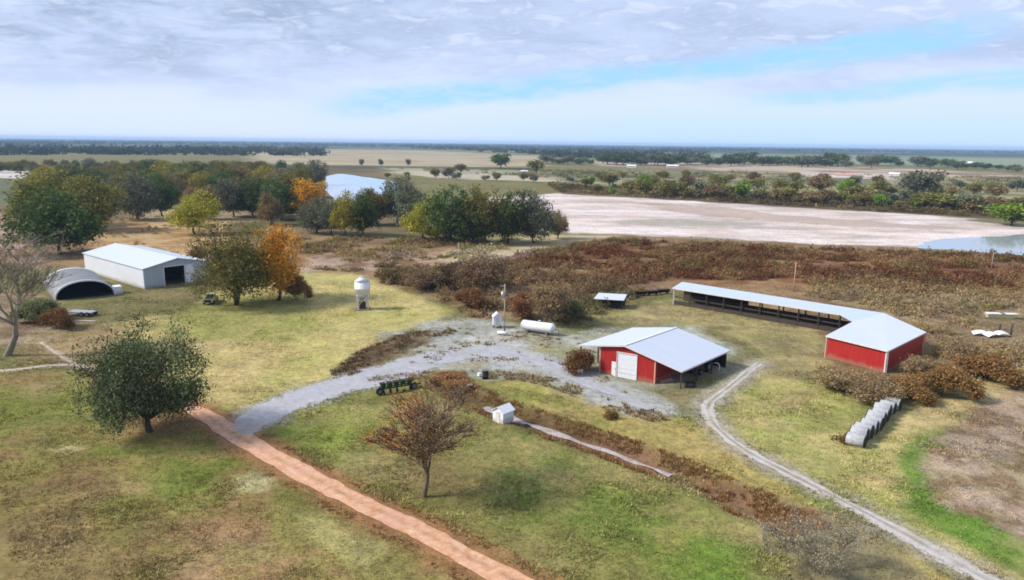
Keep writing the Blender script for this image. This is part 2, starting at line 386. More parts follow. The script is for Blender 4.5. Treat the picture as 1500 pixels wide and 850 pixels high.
# (pixel outline, sRGB colour seen, edge softness in metres, edge wobble in metres, wobble scale, opacity, second colour)
c_ = dict(olive=(154, 143, 78), olive2=(164, 152, 92), brown=(160, 130, 88), grn=(122, 132, 62), grn2=(96, 142, 40), tan=(196, 178, 128), gold=(190, 170, 100),
          lime=(192, 178, 112), pink=(212, 196, 190), gravel=(172, 172, 172), redr=(214, 162, 130), umber=(98, 72, 50), rust=(116, 70, 48), dkb=(62, 46, 36), marsh=(118, 118, 78), grey=(150, 138, 122))
LAY = [
 # near fields
 ([(-900, 1900), (-300, 560), (100, 540), (300, 620), (520, 740), (760, 850), (1100, 1900)], c_['olive'], 1., 1.5, 5, 1, c_['brown']),
 ([(-60, 575), (60, 560), (150, 600), (130, 650), (0, 640)], (120, 132, 48), 4, 3, 6, .75, None),
 ([(150, 660), (260, 640), (340, 665), (350, 720), (240, 740)], (104, 128, 38), 3, 3, 5, .6, None),
 ([(120, 745), (210, 735), (260, 850), (160, 880)], (118, 128, 40), 2, 2, 4, .6, None),
 ([(350, 650), (560, 790), (700, 900), (600, 900), (420, 760)], (146, 140, 84), 2, 1.5, 4, .6, (118, 130, 60)),
 ([(-100, 680), (120, 690), (330, 800), (300, 900), (-100, 900)], (142, 112, 80), 4, 3, 6, .55, None),
 ([(66, 660), (90, 655), (128, 657), (110, 667), (75, 668)], (196, 184, 132), .4, .6, 1.2, .8, None),
 ([(350, 700), (385, 690), (405, 705), (380, 722), (352, 716)], (196, 188, 140), .5, .8, 1.2, .75, None),
 ([(430, 760), (480, 752), (560, 800), (540, 850), (470, 800)], (184, 176, 112), .8, 1., 2, .7, None),
 # lawn in the middle left, towards the feed bin
 ([(60, 520), (160, 475), (300, 450), (300, 430), (430, 398), (520, 402), (660, 455), (640, 480), (560, 490), (480, 555), (350, 605), (300, 600), (120, 530)], c_['lime'], 1.5, 1.5, 5, 1, (188, 174, 112)),
 ([(430, 402), (520, 404), (660, 456), (560, 475), (450, 440)], (200, 184, 122), 2, 1.5, 5, .85, (184, 172, 104)),
 ([(300, 445), (350, 436), (460, 440), (470, 480), (400, 515), (290, 500), (210, 480)], (152, 156, 78), 3, 2, 5, .7, None),
 ([(210, 485), (330, 500), (430, 500), (330, 590), (290, 560)], (196, 172, 122), 3, 2, 4, .55, None),
 ([(30, 480), (110, 470), (190, 480), (150, 530), (40, 530)], (160, 136, 98), 2, 1.5, 4, .9, None),
 ([(-100, 420), (60, 430), (120, 470), (60, 500), (-100, 520)], (184, 160, 138), 2, 2, 4, .85, (140, 115, 90)),
 # triangle between the roads
 ([(385, 615), (470, 585), (560, 560), (640, 555), (740, 595), (900, 665), (1100, 750), (1200, 800), (1300, 1000), (800, 860), (640, 780), (450, 675)], (150, 142, 84), 1., 1., 4, 1, (134, 134, 70)),
 ([(400, 610), (480, 590), (545, 600), (560, 630), (480, 660), (430, 650)], (148, 158, 66), 2, 1.5, 4, .75, None),
 ([(690, 640), (800, 650), (960, 720), (1100, 800), (1080, 900), (860, 800), (740, 740)], (118, 134, 56), 2.5, 2, 4, .8, (150, 142, 82)),
 ([(1010, 795), (1080, 800), (1110, 900), (1010, 900)], (108, 142, 44), 2, 1.5, 3, .8, None),
 ([(560, 640), (640, 640), (720, 700), (700, 760), (620, 740), (560, 700)], (132, 112, 74), 2.5, 1.5, 4, .7, None),
 # strip between ditch and gravel, and the slope towards the track
 ([(700, 560), (800, 565), (960, 605), (1040, 625), (1100, 680), (1250, 760), (1480, 900), (1500, 1100), (1250, 850), (1100, 735), (900, 650), (760, 600)], (186, 168, 98), 1.2, 1., 4, 1, (160, 156, 80)),
 ([(1130, 740), (1240, 750), (1360, 830), (1380, 1000), (1150, 900)], (140, 128, 102), 2.5, 2, 4, .8, None),
 ([(1140, 700), (1230, 735), (1250, 755), (1200, 750)], (128, 150, 50), 1, .7, 3, .75, None),
 # right of the track
 ([(1110, 545), (1200, 560), (1320, 570), (1420, 590), (1500, 560), (1700, 600), (1800, 1200), (1560, 900), (1450, 835), (1250, 735), (1090, 650), (1050, 610)], (172, 168, 98), 1.5, 1.5, 5, 1, (192, 176, 118)),
 ([(1290, 620), (1400, 570), (1500, 545), (1520, 580), (1400, 610), (1350, 650), (1300, 680)], (204, 184, 130), 2, 1.5, 4, .85, None),
 # far strip ploughed circle with its green rim
 ([(1310, 680), (1340, 640), (1400, 628), (1500, 640), (1700, 700), (1700, 1000), (1560, 890), (1420, 800), (1330, 750)], (100, 138, 42), 1., 1.2, 4, .95, (112, 140, 54)),
 ([(1352, 690), (1365, 650), (1430, 598), (1500, 568), (1800, 520), (1900, 900), (1560, 830), (1430, 760), (1380, 730)], (180, 158, 138), 1.2, 1.4, 2.2, 1, (152, 124, 102)),
 # farmyard
 ([(560, 490), (640, 468), (720, 470), (830, 488), (1000, 470), (1110, 520), (1100, 545), (1040, 600), (1000, 610), (900, 600), (780, 560), (640, 545)], (158, 156, 136), 1.5, 2, 4, .95, (182, 182, 172)),
 ([(830, 470), (990, 440), (1180, 470), (1215, 500), (1200, 560), (1100, 530), (1060, 480)], (170, 158, 106), 2, 2, 4, .95, (150, 134, 98)),
 ([(640, 480), (720, 486), (800, 505), (880, 545), (800, 545), (660, 530)], (188, 190, 192), 2, 2.5, 4, .85, (160, 162, 150)),
 ([(940, 590), (960, 570), (1060, 545), (1090, 500), (1120, 520), (1060, 580), (1010, 605)], (126, 120, 72), 1.5, 1, 4, .85, None),
 ([(772, 500), (850, 510), (850, 528), (790, 525)], (150, 152, 96), 1, 1, 3, .7, None),
 ([(482, 555), (505, 530), (545, 508), (590, 488), (650, 480), (668, 487), (620, 508), (565, 530), (520, 548)], (78, 60, 44), .5, 1.2, 2.4, .95, (100, 82, 60)),
]
FAR = [
 # brush country between farmyard and lake bed
 ([(-1500, 345), (450, 345), (600, 352), (740, 350), (900, 345), (1500, 372), (3000, 420), (3000, 620), (1480, 540), (1400, 560), (1220, 560), (1200, 480), (990, 425), (860, 440), (700, 470), (640, 440), (420, 398), (290, 390), (-1500, 430)], (134, 106, 78), 3, 4, 9, 1, (158, 130, 94)),
 ([(740, 378), (900, 356), (1100, 364), (1500, 380), (1600, 420), (1480, 430), (1250, 400), (1160, 425), (990, 412), (900, 400)], (116, 72, 48), 3, 5, 9, .95, (150, 112, 72)),
 ([(1180, 430), (1300, 430), (1500, 440), (1600, 520), (1480, 540), (1380, 560), (1360, 480)], (138, 118, 92), 2, 3, 6, .9, (168, 146, 116)),
 ([(130, 325), (330, 325), (345, 365), (290, 385), (140, 362)], (196, 164, 120), 3, 3, 6, .95, (170, 130, 84)),
 ([(0, 310), (90, 305), (110, 370), (30, 400), (-100, 380)], (196, 166, 152), 4, 4, 8, .8, (150, 118, 96)),
 ([(440, 372), (560, 368), (680, 372), (740, 380), (700, 400), (560, 398), (450, 395)], (186, 160, 146), 2, 4, 7, .65, (120, 88, 70)),
 ([(690, 352), (820, 345), (905, 345), (830, 362), (740, 376), (660, 392), (650, 375)], (198, 180, 132), 3, 3, 8, .9, (206, 190, 160)),
 ([(660, 385), (740, 374), (800, 370), (720, 388), (660, 397)], (212, 196, 178), 1, 2, 6, .8, None),
 ([(560, 392), (680, 388), (690, 410), (640, 425), (565, 415)], (84, 62, 46), 2, 2, 5, .8, None),
]
FIELDS = [
 ([(-9000, 262), (9000, 300), (9000, 222), (-9000, 207)], (104, 108, 72), 10, 10, 60, 1, (124, 124, 88)),
 ([(-3000, 240), (560, 243), (600, 345), (-3000, 350)], (108, 98, 68), 10, 8, 20, 1, (130, 112, 82)),
 ([(190, 300), (330, 300), (370, 325), (200, 330)], (186, 164, 132), 8, 8, 12, .7, None),
 ([(0, 249), (50, 252), (55, 262), (-40, 260)], (214, 208, 206), 4, 4, 30, .95, None),
 ([(-900, 262), (60, 264), (70, 300), (-900, 300)], (104, 116, 84), 10, 8, 30, .8, None),
 ([(355, 221), (540, 217), (800, 229), (790, 243), (640, 246), (420, 243), (380, 236)], (186, 172, 144), 20, 20, 90, 1, (174, 158, 124)),
 ([(360, 241), (500, 242), (790, 246), (790, 249), (500, 247), (370, 245)], (90, 84, 60), 8, 8, 40, .8, None),
 ([(560, 252), (640, 250), (840, 262), (1150, 272), (1150, 276), (840, 267), (640, 262)], (202, 190, 168), 8, 8, 40, .8, None),
 ([(560, 246), (780, 250), (760, 256), (600, 252)], (176, 174, 150), 8, 8, 40, .7, None),
 ([(790, 250), (1040, 250), (1600, 262), (1600, 300), (1200, 285), (820, 268)], (122, 122, 84), 12, 10, 40, .85, (164, 156, 122)),
 ([(860, 236), (1040, 240), (1320, 246), (1500, 256), (1500, 262), (1300, 256), (1040, 250), (880, 243)], (204, 182, 164), 12, 12, 60, .85, (150, 130, 110)),
 ([(1040, 224), (1700, 232), (1700, 246), (1300, 242), (1040, 236)], (150, 162, 134), 20, 20, 120, .9, (130, 144, 112)),
 ([(1170, 252), (1300, 254), (1310, 263), (1180, 259)], (220, 200, 190), 5, 5, 30, .8, None),
 ([(1290, 268), (1340, 258), (1380, 264), (1360, 276)], (168, 150, 136), 5, 5, 30, .8, None),
 ([(1000, 268), (1290, 280), (1500, 288), (1500, 296), (1280, 290), (1000, 280)], (172, 170, 124), 5, 5, 20, .6, None),
 # lake bed
 ([(640, 302), (720, 290), (820, 283), (1000, 293), (1200, 305), (1400, 317), (1700, 330), (1900, 400), (1500, 376), (1350, 362), (1200, 361), (1050, 352), (900, 344), (780, 338), (650, 326)], (228, 212, 210), 4, 5, 20, 1, (216, 198, 190)),
 ([(930, 296), (1040, 303), (1200, 318), (1400, 334), (1380, 340), (1150, 326), (1000, 312)], (176, 152, 134), 4, 6, 16, .6, None),
 ([(860, 325), (960, 320), (1120, 327), (1100, 334), (950, 330)], (170, 170, 158), 3, 5, 14, .6, None),
 ([(890, 343), (1050, 349), (1200, 358), (1340, 361), (1340, 366), (1050, 357)], (130, 112, 78), 2, 3, 10, .8, None),
 ([(810, 271), (1000, 279), (1250, 294), (1500, 309), (1700, 318), (1700, 330), (1400, 318), (1200, 307), (1000, 294), (820, 284)], (98, 78, 56), 4, 6, 20, .95, (110, 96, 62)),
 ([(1400, 322), (1480, 320), (1560, 330), (1480, 331)], (108, 100, 52), 2, 3, 10, .9, None),
]
def paint(x, y, roads=True):
    r = np.hypot(x, y); n = len(x)
    col = np.zeros((n, 3)); col[:] = s2l((128, 122, 76))
    def lay(poly, c, soft, amp, sc, op, c2, seed):
        P = gl(poly) if isinstance(poly, list) else poly
        # extent cull
        pad = amp*3+soft*3
        m_ = (x > P[:, 0].min()-pad) & (x < P[:, 0].max()+pad) & (y > P[:, 1].min()-pad) & (y < P[:, 1].max()+pad)
        if not m_.any(): return
        xx, yy = x[m_], y[m_]
        d = sdf(xx, yy, P) + (fbm(xx, yy, sc, seed, 4, .6)-.5)*2*amp*1.6
        a = (1-sst(d, -soft, soft))*op
        C = np.zeros((len(xx), 3)); C[:] = s2l(c)
        if c2 is not None:
            q = sst(fbm(xx, yy, sc*1.1, seed+50, 5, .62), .42, .62)[:, None]; C = C*(1-q)+s2l(c2)*q
        col[m_] = col[m_]*(1-a[:, None])+C*a[:, None]
    # beyond ~2.5 km: wooded plain
    far = sst(r, 2200, 3600)[:, None]
    for i, l in enumerate(FIELDS): lay(*l, seed=100+i*3)
    col[:] = col*(1-far)+s2l((62, 74, 52))*far
    fs = (sst(fbm(x, y*2.2, 900, 77, 3), .60, .66)*sst(r, 2200, 2600)*(1-sst(r, 5000, 8000)))[:, None]
    col[:] = col*(1-.7*fs)+s2l((150, 150, 122))*.7*fs
    st = sst(fbm(x*.22, y, 9, 411, 4, .6), .46, .62)[:, None]; st2 = sst(fbm(x*.3, y, 3, 431, 3, .6), .55, .68)[:, None]; lk = ((col[:, 0] > s2l(200)) & (r > 190) & (r < 900))[:, None]
    col[:] = np.where(lk, col*(1-.10*st-.14*st2)+s2l((224, 214, 220))*.14*(1-st), col)
    for i, l in enumerate(FAR): lay(*l, seed=300+i*3)
    for i, l in enumerate(LAY): lay(*l, seed=500+i*3)
    # overall mottling of the vegetation: dry, green and worn patches at several sizes
    q1 = fbm(x, y, 7, 801, 5, .6); q2 = fbm(x, y, 2.2, 811, 4, .6); q3 = fbm(x, y, 26, 821, 3)
    near = (1-sst(r, 150, 320))[:, None]
    gm = (sst(q1, .54, .68)*.5)[:, None]*near; col[:] = col*(1-gm)+col*np.array([.80, .93, .62])*gm
    tm = (sst(1-q1, .54, .68)*.55)[:, None]*near; col[:] = col*(1-tm)+(col*.55+s2l((186, 158, 118))*.45)*tm
    col[:] *= (1+(q2-.5)*.7*near[:, 0]+(q3-.5)*.35)[:, None]
    if roads:
        def line(Lp, hw, c, soft, op, amp=.5, sc=1.6, seed=0, rng_=None):
            d, s = ldist(x[nr], y[nr], Lp); d = d+(fbm(x[nr], y[nr], sc, 900+seed, 3, .6)-.5)*2*amp
            a = ((1-sst(d, hw-soft, hw+soft))*op)
            if rng_ is not None: a = a*sst(s, rng_[0], rng_[0]+4)*(1-sst(s, rng_[1]-4, rng_[1]))
            cn = col[nr]; cn = cn*(1-a[:, None])+s2l(c)*a[:, None]; col[nr] = cn
        nr = np.where((r < 260) & (y > 15))[0]
        line(DRIVE[9:][::3], 3.6, (178, 178, 176), .9, .9, seed=1, amp=1.2)
        line(LANE[::3], 2.6, (170, 170, 166), 1.2, .8, seed=2, amp=1.)
        line(RED[::3], 2.3, (176, 128, 88), .5, .8, seed=3, amp=.6)
        line(RED[::3], 3.3, (130, 84, 48), 1.2, .35, seed=13, amp=1.4)
        line(TRACK[::3], 1.9, (182, 172, 158), .9, .75, seed=4, amp=.8)
        line(PATH[::3], .9, (196, 170, 146), .5, .8, seed=5, amp=.4); line(PATH2[::3], .5, (206, 186, 162), .4, .7, seed=6, amp=.3)
        line(DRIVE[:14], 1.6, (186, 156, 134), 1., .8, seed=15, amp=.8)
        line(DITCH[::3], 2.5, (100, 76, 54), .9, .85, seed=7, amp=.9)
        line(DITCH[24:][::3], 2.2, (150, 110, 88), .9, .6, seed=8, amp=.9)
    gy_ = col.mean(1)[:, None]; col = col*.92+gy_*.08
    return col*ALB

# ------------------------------------------------------------------ ground sheet
r_ = 12*np.exp(np.arange(0, 1120)*.0069); r_ = r_[r_ < 15000]
r_ = np.r_[0.5, 4, 8, r_]
th_in = np.radians(np.linspace(-44, 44, 330)); th_out = np.radians(np.linspace(44, 316, 80)[1:-1])
th = np.r_[th_in, th_out]; nr_, na_ = len(r_), len(th)
RR, TT = np.meshgrid(r_, th, indexing='ij'); GX = (RR*np.sin(TT)).ravel(); GY = (RR*np.cos(TT)).ravel()
GZ = height(GX, GY); gcol = paint(GX, GY)
i, j = np.meshgrid(np.arange(nr_-1), np.arange(na_), indexing='ij'); j2 = (j+1) % na_
FQ = np.stack([i*na_+j, i*na_+j2, (i+1)*na_+j2, (i+1)*na_+j], -1).reshape(-1, 4)
me = np_mesh('ground', np.c_[GX, GY, GZ], FQ[:, ::-1], gcol, True, per_face=False)
tag(link('ground', me, M['ground']), 'rolling farm ground of mottled green and dry grass with bare lake bed', 'ground', kind='structure')

def surfmat(name, cols, sc=1.2, rough=.9, tracks=False):
    def fn(t, out):
        b = bsdf(t, out, rough, .15); oc = objc(t); n_ = noise(oc, sc, 8, .78, NT=t); n_2 = noise(oc, .18, 3, .6, NT=t)
        c = ramp(t, n_, [(.32, cols[0]), (.5, cols[1]), (.68, cols[2])])
        c = mixc(smooth(n_2, .5, .72, NT=t), c, mixc(.6, c, cols[3], NT=t), NT=t)
        a = t.nodes.new('ShaderNodeAttribute'); a.attribute_name = 'Col'
        c = mixc(1., c, a.outputs['Color'], NT=t, mode='MULTIPLY')
        t.links.new(c, b.inputs[0]); bump(t, b, n_, .2, .06)
    return mat(name, fn)
A = lambda c: tuple(alb(c))
M['redroad'] = surfmat('red_dirt', [A((196, 138, 98)), A((228, 178, 140)), A((246, 208, 176)), A((226, 176, 156))])
M['gravel'] = surfmat('grey_gravel', [A((168, 166, 160)), A((190, 190, 194)), A((206, 206, 208)), A((172, 178, 164))])
M['palegravel'] = surfmat('pale_gravel', [A((176, 168, 150)), A((204, 198, 190)), A((220, 214, 208)), A((180, 166, 130))])
M['palepath'] = surfmat('pale_worn_soil', [A((176, 150, 126)), A((214, 196, 176)), A((226, 212, 196)), A((200, 170, 146))])
def strip(name, line, hw, m_, lift, amp=.35, label=None, rut=0., wfun=None, nx=9, cat='road'):
    line = np.asarray(line); tn = np.gradient(line, axis=0); tn /= np.hypot(*tn.T)[:, None]; nn = np.c_[tn[:, 1], -tn[:, 0]]
    s = np.r_[0, np.cumsum(np.hypot(*np.diff(line, axis=0).T))]; n = len(line)
    hwv = np.full(n, hw) if wfun is None else np.array([wfun(q/s[-1]) for q in s])
    lw = hwv+(fbm(s, s*0, 1.5, 31, 4, .65)-.5)*2*amp; rw = hwv+(fbm(s, s*0+40, 1.5, 57, 4, .65)-.5)*2*amp
    u = np.linspace(-1, 1, nx); V = []; C = []
    for k in range(n):
        for q in u:
            off = q*(rw[k] if q > 0 else lw[k]); V.append((line[k, 0]+nn[k, 0]*off, line[k, 1]+nn[k, 1]*off)); C.append(off)
    V = np.array(V); C = np.array(C); hh = np.repeat(hwv, nx)
    rutm = np.exp(-((np.abs(C)-hh*.5)/(.22*hh))**2)*rut
    z = height(V[:, 0], V[:, 1])+lift-.03*rutm - .03*(np.abs(C)/hh)**4
    tone = 1+.10*rutm-.30*rut*np.exp(-(C/(.22*hh))**2)*sst(fbm(V[:, 0], V[:, 1], 1.5, 3, 3), .35, .6)
    pk = ((1-sst(np.repeat(s, nx), 1., 5.5)) if name == 'gravel_driveway' else np.zeros(len(C)))*fbm(V[:, 0], V[:, 1], 1., 8, 3)*1.3
    md = (.75*rut*np.exp(-(C/(.30*hh))**2)*sst(fbm(V[:, 0], V[:, 1], 2.2, 3, 3), .30, .50)*(1-.7*sst(s.repeat(nx)/s[-1], .62, .8)))[:, None] if name == 'gravel_track' else 0
    col = np.c_[tone, tone*(1 if rut == 0 else .98), tone]; col = col*(1-md)+np.array([.55, .50, .28])*md; col = col*(1-np.array([-.06, .12, .34])*pk[:, None])
    i_, j_ = np.meshgrid(np.arange(n-1), np.arange(nx-1), indexing='ij')
    Fq = np.stack([i_*nx+j_, i_*nx+j_+1, (i_+1)*nx+j_+1, (i_+1)*nx+j_], -1).reshape(-1, 4)
    o = link(name, np_mesh(name, np.c_[V, z], Fq, col, True, per_face=False), m_)
    return tag(o, label, cat, kind='structure')
strip('dirt_road', RED, 1.35, M['redroad'], .07, .30, 'reddish dirt road running diagonally across the foreground', rut=.8, wfun=lambda t: .85+.45*min(1, t*6)-.32*t+.05*math.sin(t*31), nx=13)
strip('gravel_driveway', DRIVE, 2.2, M['gravel'], .06, .9, 'blue grey gravel driveway curving from the dirt road into the farmyard', wfun=lambda t: 1.3+2.0*math.sin(min(1, t*1.35)*math.pi)**.7 if t < .74 else max(.5, 1.9-(t-.74)*5), nx=15, rut=.25)
strip('gravel_track', TRACK, 1.1, M['palegravel'], .05, .55, 'pale twin rutted gravel track running down to the right corner', rut=1., wfun=lambda t: .50+.42*t+.10*math.sin(t*23), nx=13)
strip('footpath', PATH, .45, M['palepath'], .04, .25, 'thin pale worn path at the left edge', 0, None, 7, 'path')
strip('side_path', PATH2, .25, M['palepath'], .045, .15, 'short pale path joining the thin path at the left', 0, None, 5, 'path')
# water bodies
def sheet(name, pts, z, m_, label, cat='water', amp=2., sc=8):
    P = resample(np.vstack([gl(pts), gl(pts)[:1]]), .8 if amp < 1 else 3.)
    P = P[:-1] if len(P) > 3 else P
    c = P.mean(0); k = (fbm(P[:, 0], P[:, 1], sc, 5, 3, .6)-.5)*2*amp; d = P-c; d /= np.hypot(*d.T)[:, None]; P = P+d*k[:, None]
    me_ = bpy.data.meshes.new(name); me_.from_pydata([(a, b, z) for a, b in P], [], [tuple(range(len(P)))]); me_.update()
    if me_.polygons[0].normal.z < 0: me_.flip_normals()
    return tag(link(name, me_, m_), label, cat, kind='structure')
sheet('lake_water', [(1340, 360), (1375, 353), (1420, 349), (1462, 347), (1540, 343), (1640, 352), (1680, 376), (1560, 378), (1470, 373), (1400, 366), (1350, 364)], .04, M['water'], 'sky reflecting water at the right edge of the dry lake bed', amp=5, sc=12)
sheet('pond_water', [(478, 258), (500, 255), (530, 259), (566, 264), (590, 272), (600, 290), (585, 302), (550, 304), (515, 302), (490, 292), (476, 276)], .04, M['water'], 'bright pond behind the autumn trees', amp=5, sc=14)
dl = DITCH[8:34]
strip('ditch_water', dl, .85, M['mudwater'], .12, .4, 'pale muddy water standing in the brown ditch', 0, lambda t: max(.12, .72*abs(math.sin(t*math.pi*3.3+.35))**.55*(1.1-.6*t)), 9, 'water')

# ------------------------------------------------------------------ grass, weeds and brush (uncountable cover)
INV = dict()
def blades(name, x, y, hgt, wid, col, nb, spread, seed, lean=.5):
    """nb leaf-like blades per tuft, each one triangle"""
    rg = np.random.default_rng(seed); n = len(x); z = height(x, y)
    a = rg.uniform(0, 2*np.pi, (n, nb)); rr = rg.uniform(0, 1, (n, nb))*spread[:, None]
    bx = x[:, None]+np.cos(a)*rr*.5; by = y[:, None]+np.sin(a)*rr*.5
    h_ = hgt[:, None]*rg.uniform(.55, 1.15, (n, nb)); ln = rg.uniform(.1, lean, (n, nb))*h_
    tx = bx+np.cos(a)*ln; ty = by+np.sin(a)*ln; b2 = a+np.pi/2+rg.normal(0, .6, a.shape); ww = wid[:, None]*rg.uniform(.6, 1.3, (n, nb))
    zb = np.broadcast_to(z[:, None]-.02, a.shape)
    v0 = np.stack([bx-np.cos(b2)*ww/2, by-np.sin(b2)*ww/2, zb], -1); v1 = np.stack([bx+np.cos(b2)*ww/2, by+np.sin(b2)*ww/2, zb], -1); v2 = np.stack([tx, ty, zb+h_], -1)
    V = np.stack([v0, v1, v2], 2).reshape(-1, 3); Fc = np.arange(len(V)).reshape(-1, 3)
    c = np.repeat(col, nb, 0)*rg.uniform(.72, 1.3, (n*nb, 1))
    return np_mesh(name, V, Fc, c)
def clumps(name, x, y, hgt, rad, col, nl, ls, seed, zflat=.9):
    """shrub-like heaps of small faces filling a dome over each point"""
    rg = np.random.default_rng(seed); n = len(x); z = height(x, y)
    u = rg.normal(size=(n, nl, 3)); u /= np.linalg.norm(u, axis=2)[:, :, None]; u[:, :, 2] = np.abs(u[:, :, 2]); q = rg.uniform(.25, 1, (n, nl, 1))**.6
    lob = 1+.35*np.sin(3*np.arctan2(u[:, :, 1:2], u[:, :, 0:1])+rg.uniform(0, 6, (n, 1, 1)))
    C = u*q*lob; C[:, :, 0] *= rad[:, None]; C[:, :, 1] *= rad[:, None]; C[:, :, 2] *= hgt[:, None]*zflat
    C[:, :, 0] += x[:, None]; C[:, :, 1] += y[:, None]; C[:, :, 2] += z[:, None]
    C = C.reshape(-1, 3); m_ = len(C); s_ = np.repeat(ls, nl)*rg.uniform(.5, 1.4, m_)
    return leafmesh(name, C, s_, np.repeat(col, nl, 0)*rg.uniform(.65, 1.35, (m_, 1)), rg)
def leafmesh(name, C, s_, col, rg):
    m_ = len(C); a = rg.normal(size=(m_, 3)); a /= np.linalg.norm(a, axis=1)[:, None]; b = rg.normal(size=(m_, 3)); b -= (a*b).sum(1)[:, None]*a; b /= np.linalg.norm(b, axis=1)[:, None]
    a = a*s_[:, None]; b = b*(s_*rg.uniform(.35, .7, m_))[:, None]
    V = np.stack([C-a*.5, C+b*.5, C+a*.5, C-b*.5], 1).reshape(-1, 3)
    return np_mesh(name, V, np.arange(m_*4).reshape(-1, 4), col)
def inpoly(x, y, poly): return sdf(x, y, gl(poly)) < 0
def scatter_px(n, x0, x1, y0, y1, seed, power=1.):
    """ground points inside a view window, evenly dense on the ground between two distances"""
    rg = np.random.default_rng(seed); d0 = g(750, y1)[1]; d1 = g(750, y0)[1]
    rr = np.exp(rg.uniform(np.log(d0), np.log(d1), n)) if power == 0 else (rg.uniform(d0**power, d1**power, n))**(1/power)
    t = rg.uniform(x0, x1, n); X_ = (t-750)/F*rr*1.02; return X_, rr
def clear_mask(x, y, pads=True):
    m_ = np.ones(len(x), bool)
    for Lp, hw in ((RED, 1.55), (DRIVE, 2.4), (TRACK, .75), (PATH, .5), (LANE, 1.3)):
        d, s = ldist(x, y, Lp[::3]); d = d+(fbm(x, y, 1.2, 61, 2)-.5)*1.2; m_ &= d > hw
    return m_
BARN_PAD = [(866, 545), (962, 572), (1080, 545), (1040, 505), (930, 505)]
gx, gy = scatter_px(230000, -40, 1540, 415, 860, 21, .6)
k = clear_mask(gx, gy) & ~inpoly(gx, gy, BARN_PAD) & ~inpoly(gx, gy, [(60, 450), (180, 440), (180, 400), (60, 400)]) & ~inpoly(gx, gy, [(212, 424), (292, 414), (250, 385), (110, 385)]); yard = inpoly(gx, gy, [(640, 468), (830, 488), (900, 500), (1040, 600), (900, 600), (640, 545), (560, 545)])
k &= ~(yard & (np.random.default_rng(3).uniform(size=len(gx)) < .85))
dpl, _ = ldist(gx, gy, dl[::3]); k &= dpl > .9
k &= fbm(gx, gy, 1.6, 41, 4, .6)+.6*np.random.default_rng(2).uniform(-.5, .5, len(gx)) > .40
gx, gy = gx[k], gy[k]; gc = paint(gx, gy, False); rg = np.random.default_rng(5)
gh = (.11+.11*sst(fbm(gx, gy, 5., 43, 4), .45, .7))*rg.uniform(.5, 1.4, len(gx))
drier = (rg.uniform(size=len(gx)) < .30)[:, None]; gc = np.where(drier, gc*.5+alb((206, 188, 138))*.5, gc)*1.06
dkr = (rg.uniform(size=len(gx)) < .16)[:, None]; gc = np.where(dkr, gc*.65, gc)*1.55
me = blades('grass', gx, gy, gh, gh*.30+.05, gc, 4, gh*1.4+.1, 6, 1.)
tag(link('grass', me, M['tuft']), 'uneven green and straw coloured grass tufts over the fields', 'grass', kind='stuff')

# coarse weeds along the ditch, verge and dark heap
wx, wy = scatter_px(120000, 380, 1300, 470, 860, 31, 1.)
dd, ss = ldist(wx, wy, DITCH[::3]); pw, _ = ldist(wx, wy, px((505, 545), (545, 518), (600, 497), (650, 487)))
dr, _ = ldist(wx, wy, RED[::3]); dg, _ = ldist(wx, wy, px((560, 556), (640, 548), (720, 548), (800, 560), (880, 590), (960, 612)))
nz = fbm(wx, wy, 2., 45, 3)
ru = np.random.default_rng(8).uniform(size=len(wx))
kd = ((dd < 2.9) & (dd > 1.0) & (nz > .46-.10*(ss < 34))) | ((dd < 1.5) & (ss > 36) & (ss < 62) & (nz > .42))
kp = (pw < 2.) & (nz > .5); kr = (dr > 1.6) & (dr < 2.6) & (nz > .5) & (ru < .5); kg = ((dg < 1.6) & (nz > .48) & (ru < .6)) | (inpoly(wx, wy, [(600, 480), (830, 488), (900, 505), (880, 540), (960, 590), (760, 530), (600, 535)]) & (fbm(wx, wy, 1.7, 47, 3) > .60) & (ru < .35))
k = kd | kp | kr | kg; wx, wy = wx[k], wy[k]; n_ = len(wx); ss = ss[k]; kd, kp, kr, kg = kd[k], kp[k], kr[k], kg[k]
wc = np.zeros((n_, 3)); wc[:] = alb((134, 96, 62)); wc[kp] = alb((88, 68, 52)); wc[kr] = alb((140, 96, 62)); wc[kg] = alb((118, 96, 72))
late = (kd & (ss > 44) & (ss < 60)); wc[late] = alb((158, 118, 90))
rg = np.random.default_rng(9); t_ = (rg.uniform(size=n_) < .4)[:, None]; wc = np.where(t_, wc*.4+alb((184, 162, 112))*.6, wc)
wh = rg.uniform(.12, .42, n_)*np.where(kr, .6, 1)
me = blades('weeds', wx, wy, wh, wh*.22+.05, wc*1.6, 6, wh*1.2+.1, 10, .8)
tag(link('weeds', me, M['tuft']), 'brown dead weeds lining the ditch and the road verges', 'weeds', kind='stuff')

